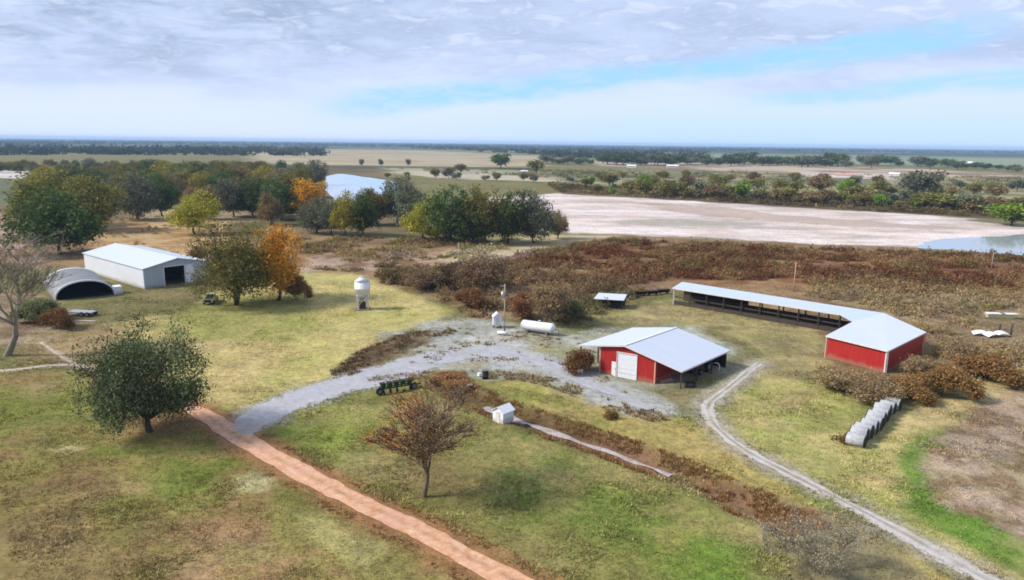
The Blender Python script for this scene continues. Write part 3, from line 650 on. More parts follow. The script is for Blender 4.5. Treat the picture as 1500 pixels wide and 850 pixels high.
# brush country behind the farmyard
def brush(name, n, poly, thr, hr, rr, ls, nl, seed, label, sc=9., colmul=1., tint=None, y0=None, y1=None, off=()):
    P = gl(poly); rg = np.random.default_rng(seed); x = rg.uniform(P[:, 0].min(), P[:, 0].max(), n); y = rg.uniform(P[:, 1].min(), P[:, 1].max(), n)
    k = (sdf(x, y, P) < 0) & (fbm(x, y, sc, seed+1, 4, .6) > thr)
    for q in off: k &= sdf(x, y, gl(q)) > 0
    x, y = x[k], y[k]; c = paint(x, y, False)*colmul
    if tint is not None:
        t = rg.uniform(.0, .8, (len(x), 1)); c = c*(1-t)+alb(tint)*t
        v1 = sst(fbm(x, y, sc*.8, seed+7, 4, .6), .50, .62)[:, None]*.6; c = c*(1-v1)+alb((170, 140, 98))*v1
        v2 = sst(fbm(x, y, sc*.6, seed+9, 4, .6), .56, .66)[:, None]*.6; c = c*(1-v2)+alb((112, 108, 62))*v2
    e_ = rg.uniform(0, 1, len(x))**1.8; hh = hr[0]+(hr[1]*1.25-hr[0])*e_; r2 = rr[0]*.8+(rr[1]-rr[0])*rg.uniform(0, 1, len(x))**1.3
    me = clumps(name, x, y, hh, r2, c*1.5, nl, np.full(len(x), ls), seed+2)
    return tag(link(name, me, M['leaf']), label, 'brush', kind='stuff')
SHEDS = [(980, 405), (1300, 455), (1375, 500), (1360, 540), (1300, 560), (1190, 540), (1190, 505), (980, 455)]
YARD2 = [(640, 455), (700, 455), (860, 500), (960, 480), (1000, 430), (1220, 500), (1220, 560), (640, 560)]
brush('brush', 9000, [(690, 402), (760, 372), (900, 352), (1100, 360), (1540, 378), (1600, 470), (1480, 440), (1300, 430), (1160, 412), (990, 408), (860, 425)], .41, (.5, 1.7), (.9, 2.2), .5, 60, 61, 'reddish brown scrub between the long shed and the lake bed', tint=(112, 66, 42), off=(SHEDS,))
brush('brush', 5200, [(1180, 415), (1560, 425), (1620, 545), (1490, 552), (1400, 570), (1250, 575), (1190, 560), (1200, 540)], .40, (.4, 1.5), (.6, 1.5), .35, 60, 71, 'tangled grey brown scrub around the red building', tint=(146, 120, 96), sc=5, off=(SHEDS, [(1436, 456), (1500, 456), (1510, 486), (1430, 486)], [(1422, 484), (1485, 484), (1490, 506), (1415, 506)]))
brush('brush', 2600, [(430, 350), (600, 348), (760, 350), (690, 402), (560, 400), (450, 395)], .50, (.4, 1.5), (.8, 2.2), .5, 50, 81, 'sparse brown scrub on the pale wet ground behind the feed bin', tint=(98, 74, 50), sc=10)
brush('brush', 1500, [(640, 405), (760, 396), (900, 420), (960, 425), (900, 450), (850, 478), (690, 466), (640, 440)], .44, (.7, 2.4), (.8, 1.8), .4, 70, 91, 'grey and rusty thicket behind the white tank', tint=(104, 92, 72), sc=6)
brush('brush', 900, [(552, 402), (620, 398), (705, 388), (702, 412), (640, 424), (565, 418)], .30, (.8, 1.9), (.8, 1.6), .4, 70, 101, 'dark brown hedge like thicket right of the feed bin', tint=(64, 46, 34), colmul=.8, sc=6)
brush('brush', 3200, [(-60, 320), (60, 310), (330, 322), (350, 365), (290, 385), (120, 365), (-60, 400)], .55, (.3, 1.0), (.5, 1.4), .4, 36, 111, 'low dry tufts on the tan ground behind the white barn', tint=(150, 110, 66), sc=6)
brush('brush', 5200, [(800, 268), (1000, 277), (1250, 291), (1560, 308), (1720, 318), (1720, 330), (1400, 316), (1200, 305), (1000, 292), (820, 282)], .36, (.8, 2.6), (1.5, 4.), 1., 36, 121, 'dark brown and olive bank of shrubs on the far shore', tint=(84, 72, 44), sc=30)
brush('brush', 5000, [(560, 246), (900, 250), (1600, 262), (1700, 305), (1200, 283), (820, 266)], .52, (.8, 2.8), (2., 6.), 1.4, 30, 131, 'olive marsh scrub beyond the far shore', tint=(96, 100, 56), sc=40)

# ------------------------------------------------------------------ trees
def skeleton(seed, h, wd, trunk=.25, lv=5, kids=(3, 4), ang=(25, 50), ratio=.72, r0=.28, upb=.25, bend=.15, stems=1, low=.2):
    rg = random.Random(seed); segs = []; tips = []
    def grow(p, d, ln, r, k):
        steps = 3 if k < 3 else 2
        for q in range(steps):
            bd = bend*(.35 if k == 0 else 1.); d2 = (d+Vector((rg.gauss(0, bd), rg.gauss(0, bd), rg.gauss(0, bd)*.6+upb*.12))).normalized()
            p2 = p+d2*(ln/steps); r2 = r*(.86 if q < steps-1 else .78)
            segs.append((p, p2, r, r2, k)); p, d, r = p2, d2, r2
            if q < steps-1 and k >= 1 and rg.random() < .5 and k < lv: child(p, d, ln*.8, r*.6, k+1)
        if k >= lv: tips.append(p); return
        nk = rg.randint(*kids)+(2 if k == 0 and stems == 1 else 0); ph = rg.uniform(0, 6.28)
        for q in range(nk): child(p, d, ln, r, k+1, ph+6.283*(q+rg.uniform(-.2, .2))/nk if k < 2 else None)
    def child(p, d, ln, r, k, azm=None):
        a = R(rg.uniform(*ang)); t = Vector((rg.gauss(0, 1), rg.gauss(0, 1), rg.gauss(0, 1))) if azm is None else Vector((math.cos(azm), math.sin(azm), 0.01)); t = (t-d*t.dot(d)).normalized()
        d2 = (d*math.cos(a)+t*math.sin(a)+Vector((0, 0, upb))).normalized()
        grow(p, d2, ln*ratio*rg.uniform(.75, 1.2), r*.72, k)
    for q in range(stems):
        b = Vector((rg.gauss(0, .12), rg.gauss(0, .12), 0)) if stems > 1 else Vector((0, 0, 0))
        d = Vector((rg.gauss(0, .1), rg.gauss(0, .1), 1)) if stems == 1 else Vector((rg.gauss(0, .35), rg.gauss(0, .35), 1))
        grow(b, d.normalized(), h*trunk, r0, 0)
    T = np.array([tuple(t) for t in tips]); zt = np.percentile(T[:, 2], 99); xr = np.percentile(np.abs(T[:, :2]-T[:, :2].mean(0)), 97)
    cx_, cy_ = T[:, 0].mean(), T[:, 1].mean(); sx = (wd/2)/xr; xr = np.percentile(np.abs(T[:, :2]-T[:, :2].mean(0)), 94); z5 = np.percentile(T[:, 2], 6)/zt
    pw_ = min(1.6, max(1., math.log(low)/math.log(max(.05, min(.95, z5)))))
    def tr(p):
        q = min(1., max(0, p[2])/zt); lm = min(1., (wd*.54)/(math.hypot(p[0]-cx_, p[1]-cy_)*sx+1e-6)); f = min(1, max(0, (q-.18)/.4)); f = f*f*(3-2*f); return np.array([p[0]*sx*lm-cx_*sx*f*.8, p[1]*sx*lm-cy_*sx*f*.8, h*q**pw_ if p[2] > 0 else p[2]])
    S = [(tr(a), tr(b), ra, rb, k) for a, b, ra, rb, k in segs]; T = np.array([tr(t) for t in T]); return S, T
def skelmesh(name, S, rmin=.012, kmax=99):
    V = []; Fc = []
    P0 = np.array([s[0] for s in S]); P1 = np.array([s[1] for s in S]); R0 = np.maximum([s[2] for s in S], rmin); R1 = np.maximum([s[3] for s in S], rmin); K = np.array([s[4] for s in S])
    out_v = []; out_f = []; base = 0
    for lo, hi, n in ((0, 1, 8), (2, 3, 5), (4, 99, 3)):
        m_ = (K >= lo) & (K <= hi) & (K <= kmax)
        if not m_.any(): continue
        a, b, ra, rb = P0[m_], P1[m_], R0[m_], R1[m_]; d = b-a; d /= np.linalg.norm(d, axis=1)[:, None]+1e-9
        u = np.where(np.abs(d[:, 2:3]) < .9, np.array([[0, 0, 1.]]), np.array([[1., 0, 0]])); r = np.cross(d, u); r /= np.linalg.norm(r, axis=1)[:, None]; u = np.cross(r, d)
        an = np.arange(n)*2*np.pi/n; ca, sa = np.cos(an), np.sin(an)
        ring = r[:, None, :]*ca[None, :, None]+u[:, None, :]*sa[None, :, None]
        Vv = np.concatenate([a[:, None, :]-d[:, None, :]*0+ring*ra[:, None, None], b[:, None, :]+ring*rb[:, None, None]], 1)
        c = len(a); idx = base+np.arange(c)[:, None]*2*n; i_ = np.arange(n)[None, :]; j_ = (i_+1) % n
        out_f.append(np.stack([idx+i_, idx+j_, idx+n+j_, idx+n+i_], -1).reshape(-1, 4)); out_v.append(Vv.reshape(-1, 3)); base += c*2*n
    return np_mesh(name, np.concatenate(out_v), np.concatenate(out_f), None, True)
def crown(name, T, seed, per, sig, ls, pal, dens=1., hue=None, var=.35, drop=0., h=10., wd=10., fill=0, zlo=.12, gap=.42):
    rg = np.random.default_rng(seed); T = T[rg.uniform(size=len(T)) > drop]
    if fill:
        u = rg.normal(size=(fill, 3)); u /= np.linalg.norm(u, axis=1)[:, None]; rad = rg.uniform(.12, 1, fill)**.45
        lob = np.zeros(fill)
        for q in range(9):
            b = rg.normal(size=3); b /= np.linalg.norm(b); lob += rg.uniform(.12, .34)*np.exp((u@b-1)/.10)
        lob = .70+lob*1.15; hz_ = h*(1-zlo)/2; C = u*(rad*lob)[:, None]; hz_ = h*(1-zlo)/1.68; C = C*np.array([wd/2, wd/2, hz_])
        C[:, 2] = np.where(C[:, 2] < 0, C[:, 2]*.62, C[:, 2])+h*zlo+.62*hz_
        s3 = wd/7; gp = vn(C[:, 0]/s3+C[:, 2]*.37/s3, C[:, 1]/s3+C[:, 2]*.71/s3, seed) > gap
        T = np.concatenate([T[T[:, 2] > h*zlo], C[gp]])
    n = len(T)
    C = np.repeat(T, per, 0); C = C+rg.normal(size=C.shape)*sig*np.array([1, 1, .75]); m_ = len(C)
    pal = np.array([alb(p) for p in pal])*LEAFK; w_ = rg.dirichlet(np.full(len(pal), .8), n)
    if hue is not None: w_ = hue(T, w_)
    cc_ = (w_@pal)*rg.uniform(1-var, 1+var, (n, 1)); col = np.repeat(cc_, per, 0)*rg.uniform(.7, 1.3, (m_, 1))
    C[:, 2] = np.maximum(C[:, 2], .5)
    return leafmesh(name, C, ls*rg.uniform(.6, 1.4, m_), col, rg)
PROTO = {}
LEAFK = 2.0
GREEN = [(60, 76, 42), (80, 96, 52), (104, 112, 60), (46, 60, 36)]; OLIVE = [(104, 100, 52), (128, 116, 56), (84, 84, 46), (110, 96, 60)]
YEL = [(150, 138, 48), (120, 122, 50), (96, 104, 48), (172, 140, 50)]; ORG = [(196, 138, 30), (176, 124, 36), (204, 126, 40), (112, 104, 46)]
GREY = [(104, 104, 84), (86, 92, 72), (122, 114, 94), (72, 82, 60)]; RUST = [(128, 104, 72), (108, 92, 66), (142, 114, 82), (94, 84, 60)]
BRIGHT = [(112, 134, 44), (92, 120, 44), (132, 140, 56), (80, 104, 40)]
def make_proto(key, seed, h, wd, pal, per=16, sig=.75, ls=.5, lv=4, **kw):
    ck = {k_: kw.pop(k_) for k_ in ('hue', 'var', 'drop', 'fill', 'zlo', 'gap') if k_ in kw}; ck['wd'] = wd; bark = kw.pop('bark', 'bark'); low_ = kw.get('low', 0) > .9
    S, T = skeleton(seed, h*(.9 if ck.get('fill') else 1), wd*((.95 if low_ else .84) if ck.get('fill') else 1), lv=lv, **kw); tm = skelmesh('trunk', S, .03 if h > 6 else .015); tm.materials.append(M[bark])
    cm = crown('crown', T, seed+1, per, sig, ls, pal, h=h, **ck); cm.materials.append(M['leaf']); PROTO[key] = (tm, cm, h, wd)
def put_tree(key, xy, h, wd, label, group=None, name='tree', cat='tree', rz=None, sink=.15):
    tm, cm, h0, w0 = PROTO[key]; x, y = xy; rz = rnd.uniform(0, 6.28) if rz is None else rz
    o = empty(name, (x, y, hz(x, y)-sink), rz, label=label, cat=cat, group=group); o.scale = (wd/w0, wd/w0, h/h0)
    for nm, me_ in (('trunk' if cat == 'tree' else 'stems', tm), ('crown' if cat == 'tree' else 'foliage', cm)):
        q = bpy.data.objects.new(nm, me_); COL.objects.link(q); q.parent = o
    return o
def tree_px(key, x, yb, yt, wpx, label, group=None, **kw):
    p = g(x, yb); d = math.hypot(*p); h = hpx(x, yb, yt); return put_tree(key, p, h, wpx/F*math.hypot(d, H), label, group, **kw)

# the big live oak left of the junction
make_proto('oak', 4, 12.2, 15.5, [(50, 64, 40), (74, 86, 52), (98, 106, 70), (36, 46, 32), (116, 116, 86)], per=16, sig=.5, ls=.27, lv=5, kids=(3, 3), ang=(28, 58), r0=.5, trunk=.14, ratio=.80, upb=.08, bend=.2, drop=.12, var=.6, low=.2, fill=1900, zlo=.0, gap=.40)
tree_px('oak', 220, 634, 452, 164, 'large dark green live oak with rounded crown left of the road junction', name='oak_tree', rz=1.0)
# bare tree with rust coloured leaves in the triangle
def huebare(T, w_):
    q = sst(-T[:, 0]/4.5+(T[:, 2]-5.5)/6, .15, .7); w_ = w_.copy(); w_[:, 0] = q*1.6; w_[:, 1:] *= (1-q[:, None]*.8); return w_/w_.sum(1)[:, None]
make_proto('bare', 14, 9.6, 9.4, [(200, 122, 60), (150, 124, 80), (170, 146, 100), (134, 106, 70)], per=8, sig=.36, ls=.12, lv=6, kids=(2, 3), ang=(10, 30), r0=.24, trunk=.13, ratio=.78, upb=.16, bend=.10, drop=.40, fill=300, zlo=.30, gap=.45, hue=huebare, bark='barkred', low=.95)
tree_px('bare', 621, 728, 560, 160, 'half bare tree with thin rust coloured leaves between dirt road and ditch', name='autumn_tree', rz=0)
make_proto('leftbare', 23, 16.5, 13.5, [(128, 122, 92), (148, 134, 108), (112, 110, 78)], per=6, sig=.45, ls=.14, lv=6, kids=(2, 3), ang=(14, 34), r0=.42, trunk=.2, ratio=.78, upb=.2, bend=.10, drop=.2, bark='barkgrey', low=.95)
tree_px('leftbare', 10, 521, 345, 140, 'tall leafless grey tree with forked trunk at the left edge', name='bare_tree', rz=.6)
# the pair by the white barn
make_proto('pairgreen', 31, 17, 14, [(104, 104, 54), (126, 116, 62), (82, 92, 48), (110, 92, 56)], per=12, sig=.55, ls=.36, fill=1000, zlo=.03, gap=.36, lv=4, kids=(3, 4), ang=(25, 52), r0=.35, trunk=.14, stems=3, var=.45, drop=.1, upb=.12)
tree_px('pairgreen', 346, 446, 312, 126, 'olive green multi stemmed tree right of the white barn', name='olive_tree')
make_proto('pairorange', 37, 16, 9.5, [(226, 142, 34), (200, 124, 38), (160, 122, 46), (124, 112, 50)], per=12, sig=.5, ls=.36, fill=700, zlo=.04, gap=.36, lv=4, kids=(3, 3), ang=(22, 45), r0=.3, trunk=.15, stems=2, var=.4, drop=.1)
tree_px('pairorange', 405, 440, 318, 84, 'orange leaved autumn tree beside the olive green tree', name='autumn_tree')
PR = [('dark', 51, GREEN), ('olive', 52, OLIVE), ('yellow', 53, YEL), ('orange', 54, ORG), ('grey', 55, GREY), ('rust', 56, RUST), ('dark2', 57, GREEN), ('olive2', 58, OLIVE), ('grey2', 59, GREY)]
for key, sdv, pal in PR:
    make_proto(key, sdv, 13, 13, pal, per=12, sig=.6, ls=.52, lv=4, fill=480, zlo=.05, gap=.36, kids=(3, 4), ang=(25, 55), r0=.34, trunk=.17, var=.42, drop=.06, upb=.12, stems=1 if sdv % 2 else 2)
NAMED = [
 ('olive2', 548, 330, 272, 48, 'olive tree between the dark green tree and the tall grey green tree by the pond'),
 ('grey', 605, 338, 262, 54, 'grey green tree just right of the tall open tree by the pond'),
 ('grey2', 486, 344, 288, 44, 'dull grey tree between the bright orange tree and the golden green tree'),
 ('olive', 428, 312, 248, 56, 'broad olive tree directly behind the bright orange tree'),
 ('yellow', 640, 352, 300, 54, 'low yellow green tree at the front left of the lake side clump'),
 ('dark', 372, 318, 256, 54, 'dark tree in the front row of the grove above the olive multi stemmed tree'),
 ('dark', 88, 372, 266, 98, 'dark green broad tree standing behind the arched shed'),
 ('olive', 72, 332, 243, 84, 'olive crowned tree behind the dark green broad tree at left'),
 ('olive2', 138, 338, 252, 66, 'brownish olive tree right of the dark green broad tree at left'),
 ('grey', 203, 322, 248, 52, 'dark grey green tree on the tan ground behind the white barn'),
 ('yellow', 287, 343, 274, 58, 'yellow green rounded tree on tan ground between the white barn and the grove'),
 ('rust', 304, 322, 268, 36, 'small russet tree just behind the yellow green rounded tree'),
 ('dark2', 238, 317, 255, 44, 'small dark tree left of the russet tree'),
 ('grey2', 342, 318, 256, 50, 'pale grey leafless looking tree in front of the grove'),
 ('orange', 454, 322, 258, 46, 'bright orange tree at the right end of the grove'),
 ('grey', 462, 342, 284, 48, 'grey green tree in front of the bright orange tree'),
 ('dark', 412, 322, 258, 52, 'dark green tree left of the bright orange tree'),
 ('rust', 396, 330, 278, 36, 'greyish brown small tree above the pair by the barn'),
 ('yellow', 507, 346, 274, 44, 'golden green tree just left of the lake side trees'),
 ('dark', 531, 346, 276, 40, 'dark green tree touching the golden green tree'),
 ('grey2', 582, 328, 252, 60, 'tall open grey green tree in front of the pond'),
 ('yellow', 622, 350, 284, 58, 'yellowish tree at the left end of the lake side clump'),
 ('dark2', 660, 356, 272, 74, 'tallest dark green tree in the lake side clump'),
 ('olive', 706, 356, 268, 66, 'olive topped tree in the middle of the lake side clump'),
 ('dark', 744, 357, 274, 60, 'dark tree right of the olive topped tree in the lake side clump'),
 ('grey', 783, 356, 272, 56, 'open grey green tree near the right end of the lake side clump'),
 ('rust', 816, 350, 304, 30, 'small brown tree at the right end of the lake side clump'),
 ('dark2', 690, 358, 300, 60, 'lower dark tree at the front of the lake side clump'),
]
for k_, x, yb, yt, wp, lab in NAMED: tree_px(k_, x, yb, yt, wp*1.14, lab)
# mass of the grove behind: back rows in the left half
rr_ = random.Random(5); GL = dict(dark='dark green trees of the grove beyond the white barn', olive='olive brown trees of the grove beyond the white barn', yellow='yellow green trees of the grove beyond the white barn', grey='grey green trees of the grove beyond the white barn', rust='russet trees of the grove beyond the white barn')
def grp(k_): return k_.rstrip('2')
rows = [(304, 160, 470, 8, 52), (288, 130, 450, 12, 50), (274, 60, 470, 17, 48), (262, 120, 440, 14, 42), (254, -10, 420, 20, 40), (247, -20, 380, 20, 34)]
for yb, xa, xb, n, wp in rows:
    for q in range(n):
        x = xa+(xb-xa)*(q+rr_.uniform(.1, .9))/n; y = yb+rr_.uniform(-4, 4); k_ = rr_.choice(['dark', 'dark2', 'olive', 'olive2', 'olive', 'grey', 'rust', 'yellow', 'yellow'] if yb > 256 else ['olive', 'olive2', 'grey', 'grey2', 'rust', 'dark'])
        hw = {304: 46, 288: 44, 274: 36, 262: 26, 254: 19, 247: 14}[yb]*rr_.uniform(.75, 1.12)
        tree_px(k_, x, y, y-hw, hw*rr_.uniform(.95, 1.3), GL[grp(k_)][:-len(' beyond the white barn')].replace('trees', 'tree')+' beyond the white barn', 'grove, '+GL[grp(k_)])
# low detail protos for the far side
for key, sdv, pal in (('fdark', 71, GREEN), ('folive', 72, OLIVE), ('fbright', 73, BRIGHT), ('fgrey', 74, GREY), ('frust', 75, RUST)):
    make_proto(key, sdv, 9, 9, pal, per=12, sig=.9, ls=1.1, lv=3, kids=(3, 4), ang=(25, 55), r0=.3, trunk=.18, var=.35)
FLB = dict(fdark='dark green', folive='olive', fbright='bright green', fgrey='grey green', frust='brown')
def farrow(n, xa, xb, ya, yb, ht, wr, keys, place, seed):
    r3 = random.Random(seed)
    for q in range(n):
        t = (q+r3.uniform(.05, .95))/n; x = xa+(xb-xa)*t; y = ya+(yb-ya)*t+r3.uniform(-1.5, 1.5); k_ = r3.choice(keys); h_ = ht*r3.uniform(.55, 1.2)
        tree_px(k_, x, y, y-h_, h_*r3.uniform(*wr), FLB[k_]+' tree '+place, FLB[k_]+' trees '+place)
farrow(34, 870, 1500, 283, 312, 19, (.8, 1.5), ['folive', 'fbright', 'fgrey', 'folive', 'frust'], 'on the far shore of the lake bed', 1)
farrow(22, 830, 1480, 272, 292, 20, (.7, 1.3), ['folive', 'frust', 'fbright', 'folive'], 'in the marsh beyond the far shore', 2)
farrow(16, 1250, 1500, 296, 314, 20, (1., 1.8), ['fbright', 'folive', 'fgrey'], 'along the far shore at the right', 3)
farrow(36, 880, 1240, 241, 244, 14, (1.3, 2.2), ['fdark', 'fdark', 'fgrey'], 'in the distant windbreak', 4)
farrow(10, 795, 868, 239, 241, 11, (1.1, 1.9), ['fgrey', 'fdark'], 'in the short distant tree line', 5)
farrow(16, 1250, 1500, 240, 252, 12, (1., 2.), ['fdark', 'fgrey', 'fdark'], 'scattered on the distant fields', 6)
farrow(14, 860, 1500, 262, 280, 16, (.8, 1.4), ['frust', 'fgrey', 'folive'], 'between the marsh and distant fields', 7)
farrow(9, 560, 840, 260, 268, 12, (.9, 1.5), ['folive', 'fgrey'], 'between the pond and tan field', 8)
for x, yb, h_, k_ in ((734, 247, 20, 'fdark'), (785, 256, 20, 'folive'), (674, 254, 13, 'folive'), (657, 262, 15, 'fgrey'), (1346, 292, 38, 'fgrey'), (1216, 244, 18, 'fdark'), (1276, 246, 16, 'fgrey')):
    tree_px(k_, x, yb, yb-h_, h_*1.1, {734: 'lone dark tree on the tan field edge', 785: 'round olive tree right of the lone dark tree', 674: 'small olive tree behind the lake side clump', 657: 'small grey green tree nearest the pond', 1346: 'tallest grey green tree on the far shore at right', 1216: 'dark tree at the right end of the distant windbreak', 1276: 'narrow grey tree right of the distant windbreak'}[x])
r4 = random.Random(9)
for q in range(3): x = (530, 558, 598)[q]; tree_px('fgrey', x, 244, 234, 6, 'thin grey tree beside the tan field', 'thin grey trees beside the tan field')
tree_px('fbright', 1480, 331, 303, 44, 'bright green tree beside the water at the right edge')

# far woods: one mass
rg = np.random.default_rng(71); n_ = 12000; rr2 = np.exp(rg.uniform(np.log(1500), np.log(9500), n_)); tt = rg.uniform(-.80, .80, n_); fx, fy = rr2*np.sin(tt), rr2*np.cos(tt)
dens = fbm(fx, fy*2.2, 620, 88, 4); thr = np.where(rr2 > 3800, .40, .56); k = dens > thr
for q in ([(355, 219), (540, 215), (800, 227), (790, 246), (380, 244)], [(1040, 221), (1760, 228), (1760, 250), (1040, 240)]): k &= ~((sdf(fx, fy, gl(q)) < 0))
leftw = (rr2 < 2600) & (tt < -.25) & (rg.uniform(size=n_) < .5); k |= leftw
fx, fy, rr2 = fx[k], fy[k], rr2[k]; n_ = len(fx)
cc2 = np.array([alb((58, 70, 44)), alb((76, 80, 52)), alb((50, 60, 42))])[rg.integers(0, 3, n_)]
me = clumps('far_woods', fx, fy, rg.uniform(7, 13, n_), rg.uniform(8, 22, n_), cc2, 16, rg.uniform(6, 9, n_), 72)
tag(link('far_woods', me, M['leaf']), 'dark belt of woods along the whole horizon', 'woods', kind='stuff')

# ------------------------------------------------------------------ shrubs one can tell apart
def shrubproto(key, seed, pal, **kw):
    make_proto(key, seed, 2.6, 3.2, pal, per=kw.pop('per', 14), sig=.22, ls=.16, lv=4, kids=(3, 4), ang=(20, 50), r0=.05, trunk=.12, stems=4, var=.4, bark='barkgrey', **kw)
shrubproto('sbrown', 81, [(122, 88, 56), (140, 104, 66), (98, 72, 48)]); shrubproto('sgrey', 82, [(132, 108, 80), (112, 94, 66), (146, 118, 90)], per=6)
shrubproto('sgreen', 83, [(104, 108, 74), (120, 118, 84), (84, 94, 60)]); shrubproto('sred', 84, [(126, 86, 62), (112, 78, 56), (146, 104, 76)])
make_proto('stwig', 91, 5.2, 7.5, [(170, 158, 128), (150, 138, 108)], per=3, sig=.3, ls=.10, lv=6, kids=(2, 3), ang=(14, 36), r0=.07, trunk=.12, ratio=.8, upb=.12, bend=.12, stems=4, bark='barkgrey', low=.95, drop=.3)
SH = [('sbrown', 850, 546, 514, 42, 'brown rounded bush against the left side of the red barn'),
 ('sgrey', 806, 476, 418, 52, 'tall grey brown bush behind the white tank'), ('sgreen', 838, 470, 440, 32, 'olive bush right of the white tank'),
 ('sgrey', 707, 424, 378, 62, 'pale grey brown bush well behind the utility pole'), ('sred', 765, 466, 432, 44, 'reddish bush just behind the left end of the white tank'),
 ('sgrey', 1228, 572, 545, 52, 'grey brown bush before the left corner of the red building'), ('sgrey', 1282, 586, 556, 60, 'widest grey brown bush below the front wall of the red building'),
 ('sbrown', 1332, 584, 554, 50, 'brown bush below the near corner of the red building'), ('sbrown', 1386, 580, 540, 56, 'brown bush right of the red building'),
 ('sgrey', 1352, 556, 524, 44, 'grey brown bush against the right wall of the red building'), ('sbrown', 1450, 556, 522, 66, 'dark brown bush at the edge of the bare field'),
 ('sgrey', 1410, 530, 500, 40, 'pale twiggy bush between the red building and the bare field'),
 ('sbrown', 437, 440, 404, 30, 'small brown bush right of the orange tree'), ('sred', 292, 384, 362, 24, 'small orange brown bush behind the white barn'),
 ('sbrown', 894, 615, 601, 18, 'small round brown bush on the grass between ditch and gravel'),
 ('sred', 662, 560, 548, 60, 'low reddish bush between the green planter and the ditch'), ('sbrown', 690, 452, 424, 44, 'brown bush left of the utility pole'),
 ('sgrey', 620, 424, 392, 50, 'brown grey bush in the hedge right of the feed bin'), ('stwig', 1190, 838, 772, 112, 'large pale leafless bush at the bottom right'),
 ('sbrown', 86, 480, 452, 34, 'brown weedy bush before the arched shed'), ('sgreen', 52, 470, 440, 50, 'grey green bush at the left foot of the arched shed')]
for k_, x, yb, yt, wp, lab in SH: tree_px(k_, x, yb, yt, wp*1.05, lab, name='bush', cat='bush')

# ------------------------------------------------------------------ buildings
def V2(p, z): return (p[0], p[1], z)
def local(C, ax, ay):
    """point maker: u along ax, v along ay, height z"""
    C = np.array(C); ax = np.array(ax); ay = np.array(ay)
    return lambda u, v, z: (C[0]+ax[0]*u+ay[0]*v, C[1]+ax[1]*u+ay[1]*v, z)
def oriented(name, C, ax, **kw):
    """Empty whose local X runs along ax"""
    return empty(name, (C[0], C[1], hz(*C)), math.atan2(ax[1], ax[0]), **kw)

# red barn. local x runs right along the gable wall, local y runs back
Abn = np.array([18.3, 89.3]); fbn = np.array([.848, -.53])
barn = oriented('red_barn', Abn, fbn, label='red metal barn with wide white roof overhanging both sides and white doors', cat='barn'); barn.location.z = 0
SK = math.tan(R(-10)); DB = 12.2
def bp(x, y, z): return (x-SK*y, y, z)
W0, W1, RX, RZ = -7.64, 0., -4.0, 4.42
def roofz(x): return RZ-(RX-x)*.15 if x < RX else RZ-(x-RX)*.27
# walls with real openings for the big door and the small door
D0, D1, DH, S0, S1, SH_ = -5.15, -2.5, 3.25, -5.95, -5.35, 1.95
mb = MB()
def panel(x0, x1, z0, z1a, z1b, y=0, th=.12): mb.hexa([bp(x0, y, z0), bp(x1, y, z0), bp(x1, y+th, z0), bp(x0, y+th, z0)], [bp(x0, y, z1a), bp(x1, y, z1b), bp(x1, y+th, z1b), bp(x0, y+th, z1a)])
rz_ = lambda x: roofz(x)-.12
panel(W0, S0, -.3, rz_(W0), rz_(S0)); panel(S0, S1, SH_, rz_(S0), rz_(S1)); panel(S1, D0, -.3, rz_(S1), rz_(D0)); panel(D0, RX, DH, rz_(D0), rz_(RX)); panel(RX, D1, DH, rz_(RX), rz_(D1)); panel(D1, W1, -.3, rz_(D1), rz_(W1))
mb.build('front_wall', M['redX'], barn)
mb = MB(); panel(W0, RX, -.3, rz_(W0), rz_(RX), DB-.6); panel(RX, W1, -.3, rz_(RX), rz_(W1), DB-.6)
mb.build('rear_wall', M['redX'], barn)
mb = MB()
for x in (W0, W1-.12): mb.hexa([bp(x, .13, -.3), bp(x+.12, .13, -.3), bp(x+.12, DB-.6, -.3), bp(x, DB-.6, -.3)], [bp(x, .13, rz_(x)), bp(x+.12, .13, rz_(x)-.01), bp(x+.12, DB-.6, rz_(x)-.01), bp(x, DB-.6, rz_(x))])
mb.build('side_wall', M['redY'], barn)
mb = MB(); E0, E1, FY, BY = -10.6, 3.8, -.45, DB+.35
ths = .10
for xa, xb in ((E0, RX), (RX, E1)):
    mb.hexa([bp(xa, FY, roofz(xa)), bp(xb, FY, roofz(xb)), bp(xb, BY, roofz(xb)), bp(xa, BY, roofz(xa))], [bp(xa, FY, roofz(xa)+ths), bp(xb, FY, roofz(xb)+ths), bp(xb, BY, roofz(xb)+ths), bp(xa, BY, roofz(xa)+ths)])
rf = mb.build('roof', M['roofX'], barn)
mb = MB(); mb.bar(bp(RX, FY-.01, RZ+.12), bp(RX, BY+.01, RZ+.12), .3, .06); mb.build('ridge_cap', M['whitepaint'], rf)
mb = MB()
for xa, xb in ((E0, RX), (RX, E1)):
    mb.bar(bp(xa, FY-.03, roofz(xa)+.02), bp(xb, FY-.03, roofz(xb)+.02), .05, .2)
for x in (E0, E1): mb.bar(bp(x, FY, roofz(x)+.0), bp(x, BY, roofz(x)+.0), .06, .18)
mb.build('fascia', M['trim'], rf)
mb = MB(); mb.box(D0, D1, -.03, .04, -.05, DH); dr_ = mb.build('roller_door', M['white_door'], barn)
mb = MB()
for z in (.6, 1.25, 1.9, 2.55): mb.box(D0+.02, D1-.02, -.045, -.032, z, z+.03)
mb.build('panel_seam', M['shadewall_seam'], dr_)
mb = MB(); mb.bar((D0-.06, -.04, 0), (D0-.06, -.04, DH+.08), .12, .1); mb.bar((D1+.06, -.04, 0), (D1+.06, -.04, DH+.08), .12, .1); mb.bar((D0-.12, -.05, DH+.1), (D1+.12, -.05, DH+.1), .1, .12); mb.build('door_frame', M['trim'], dr_)
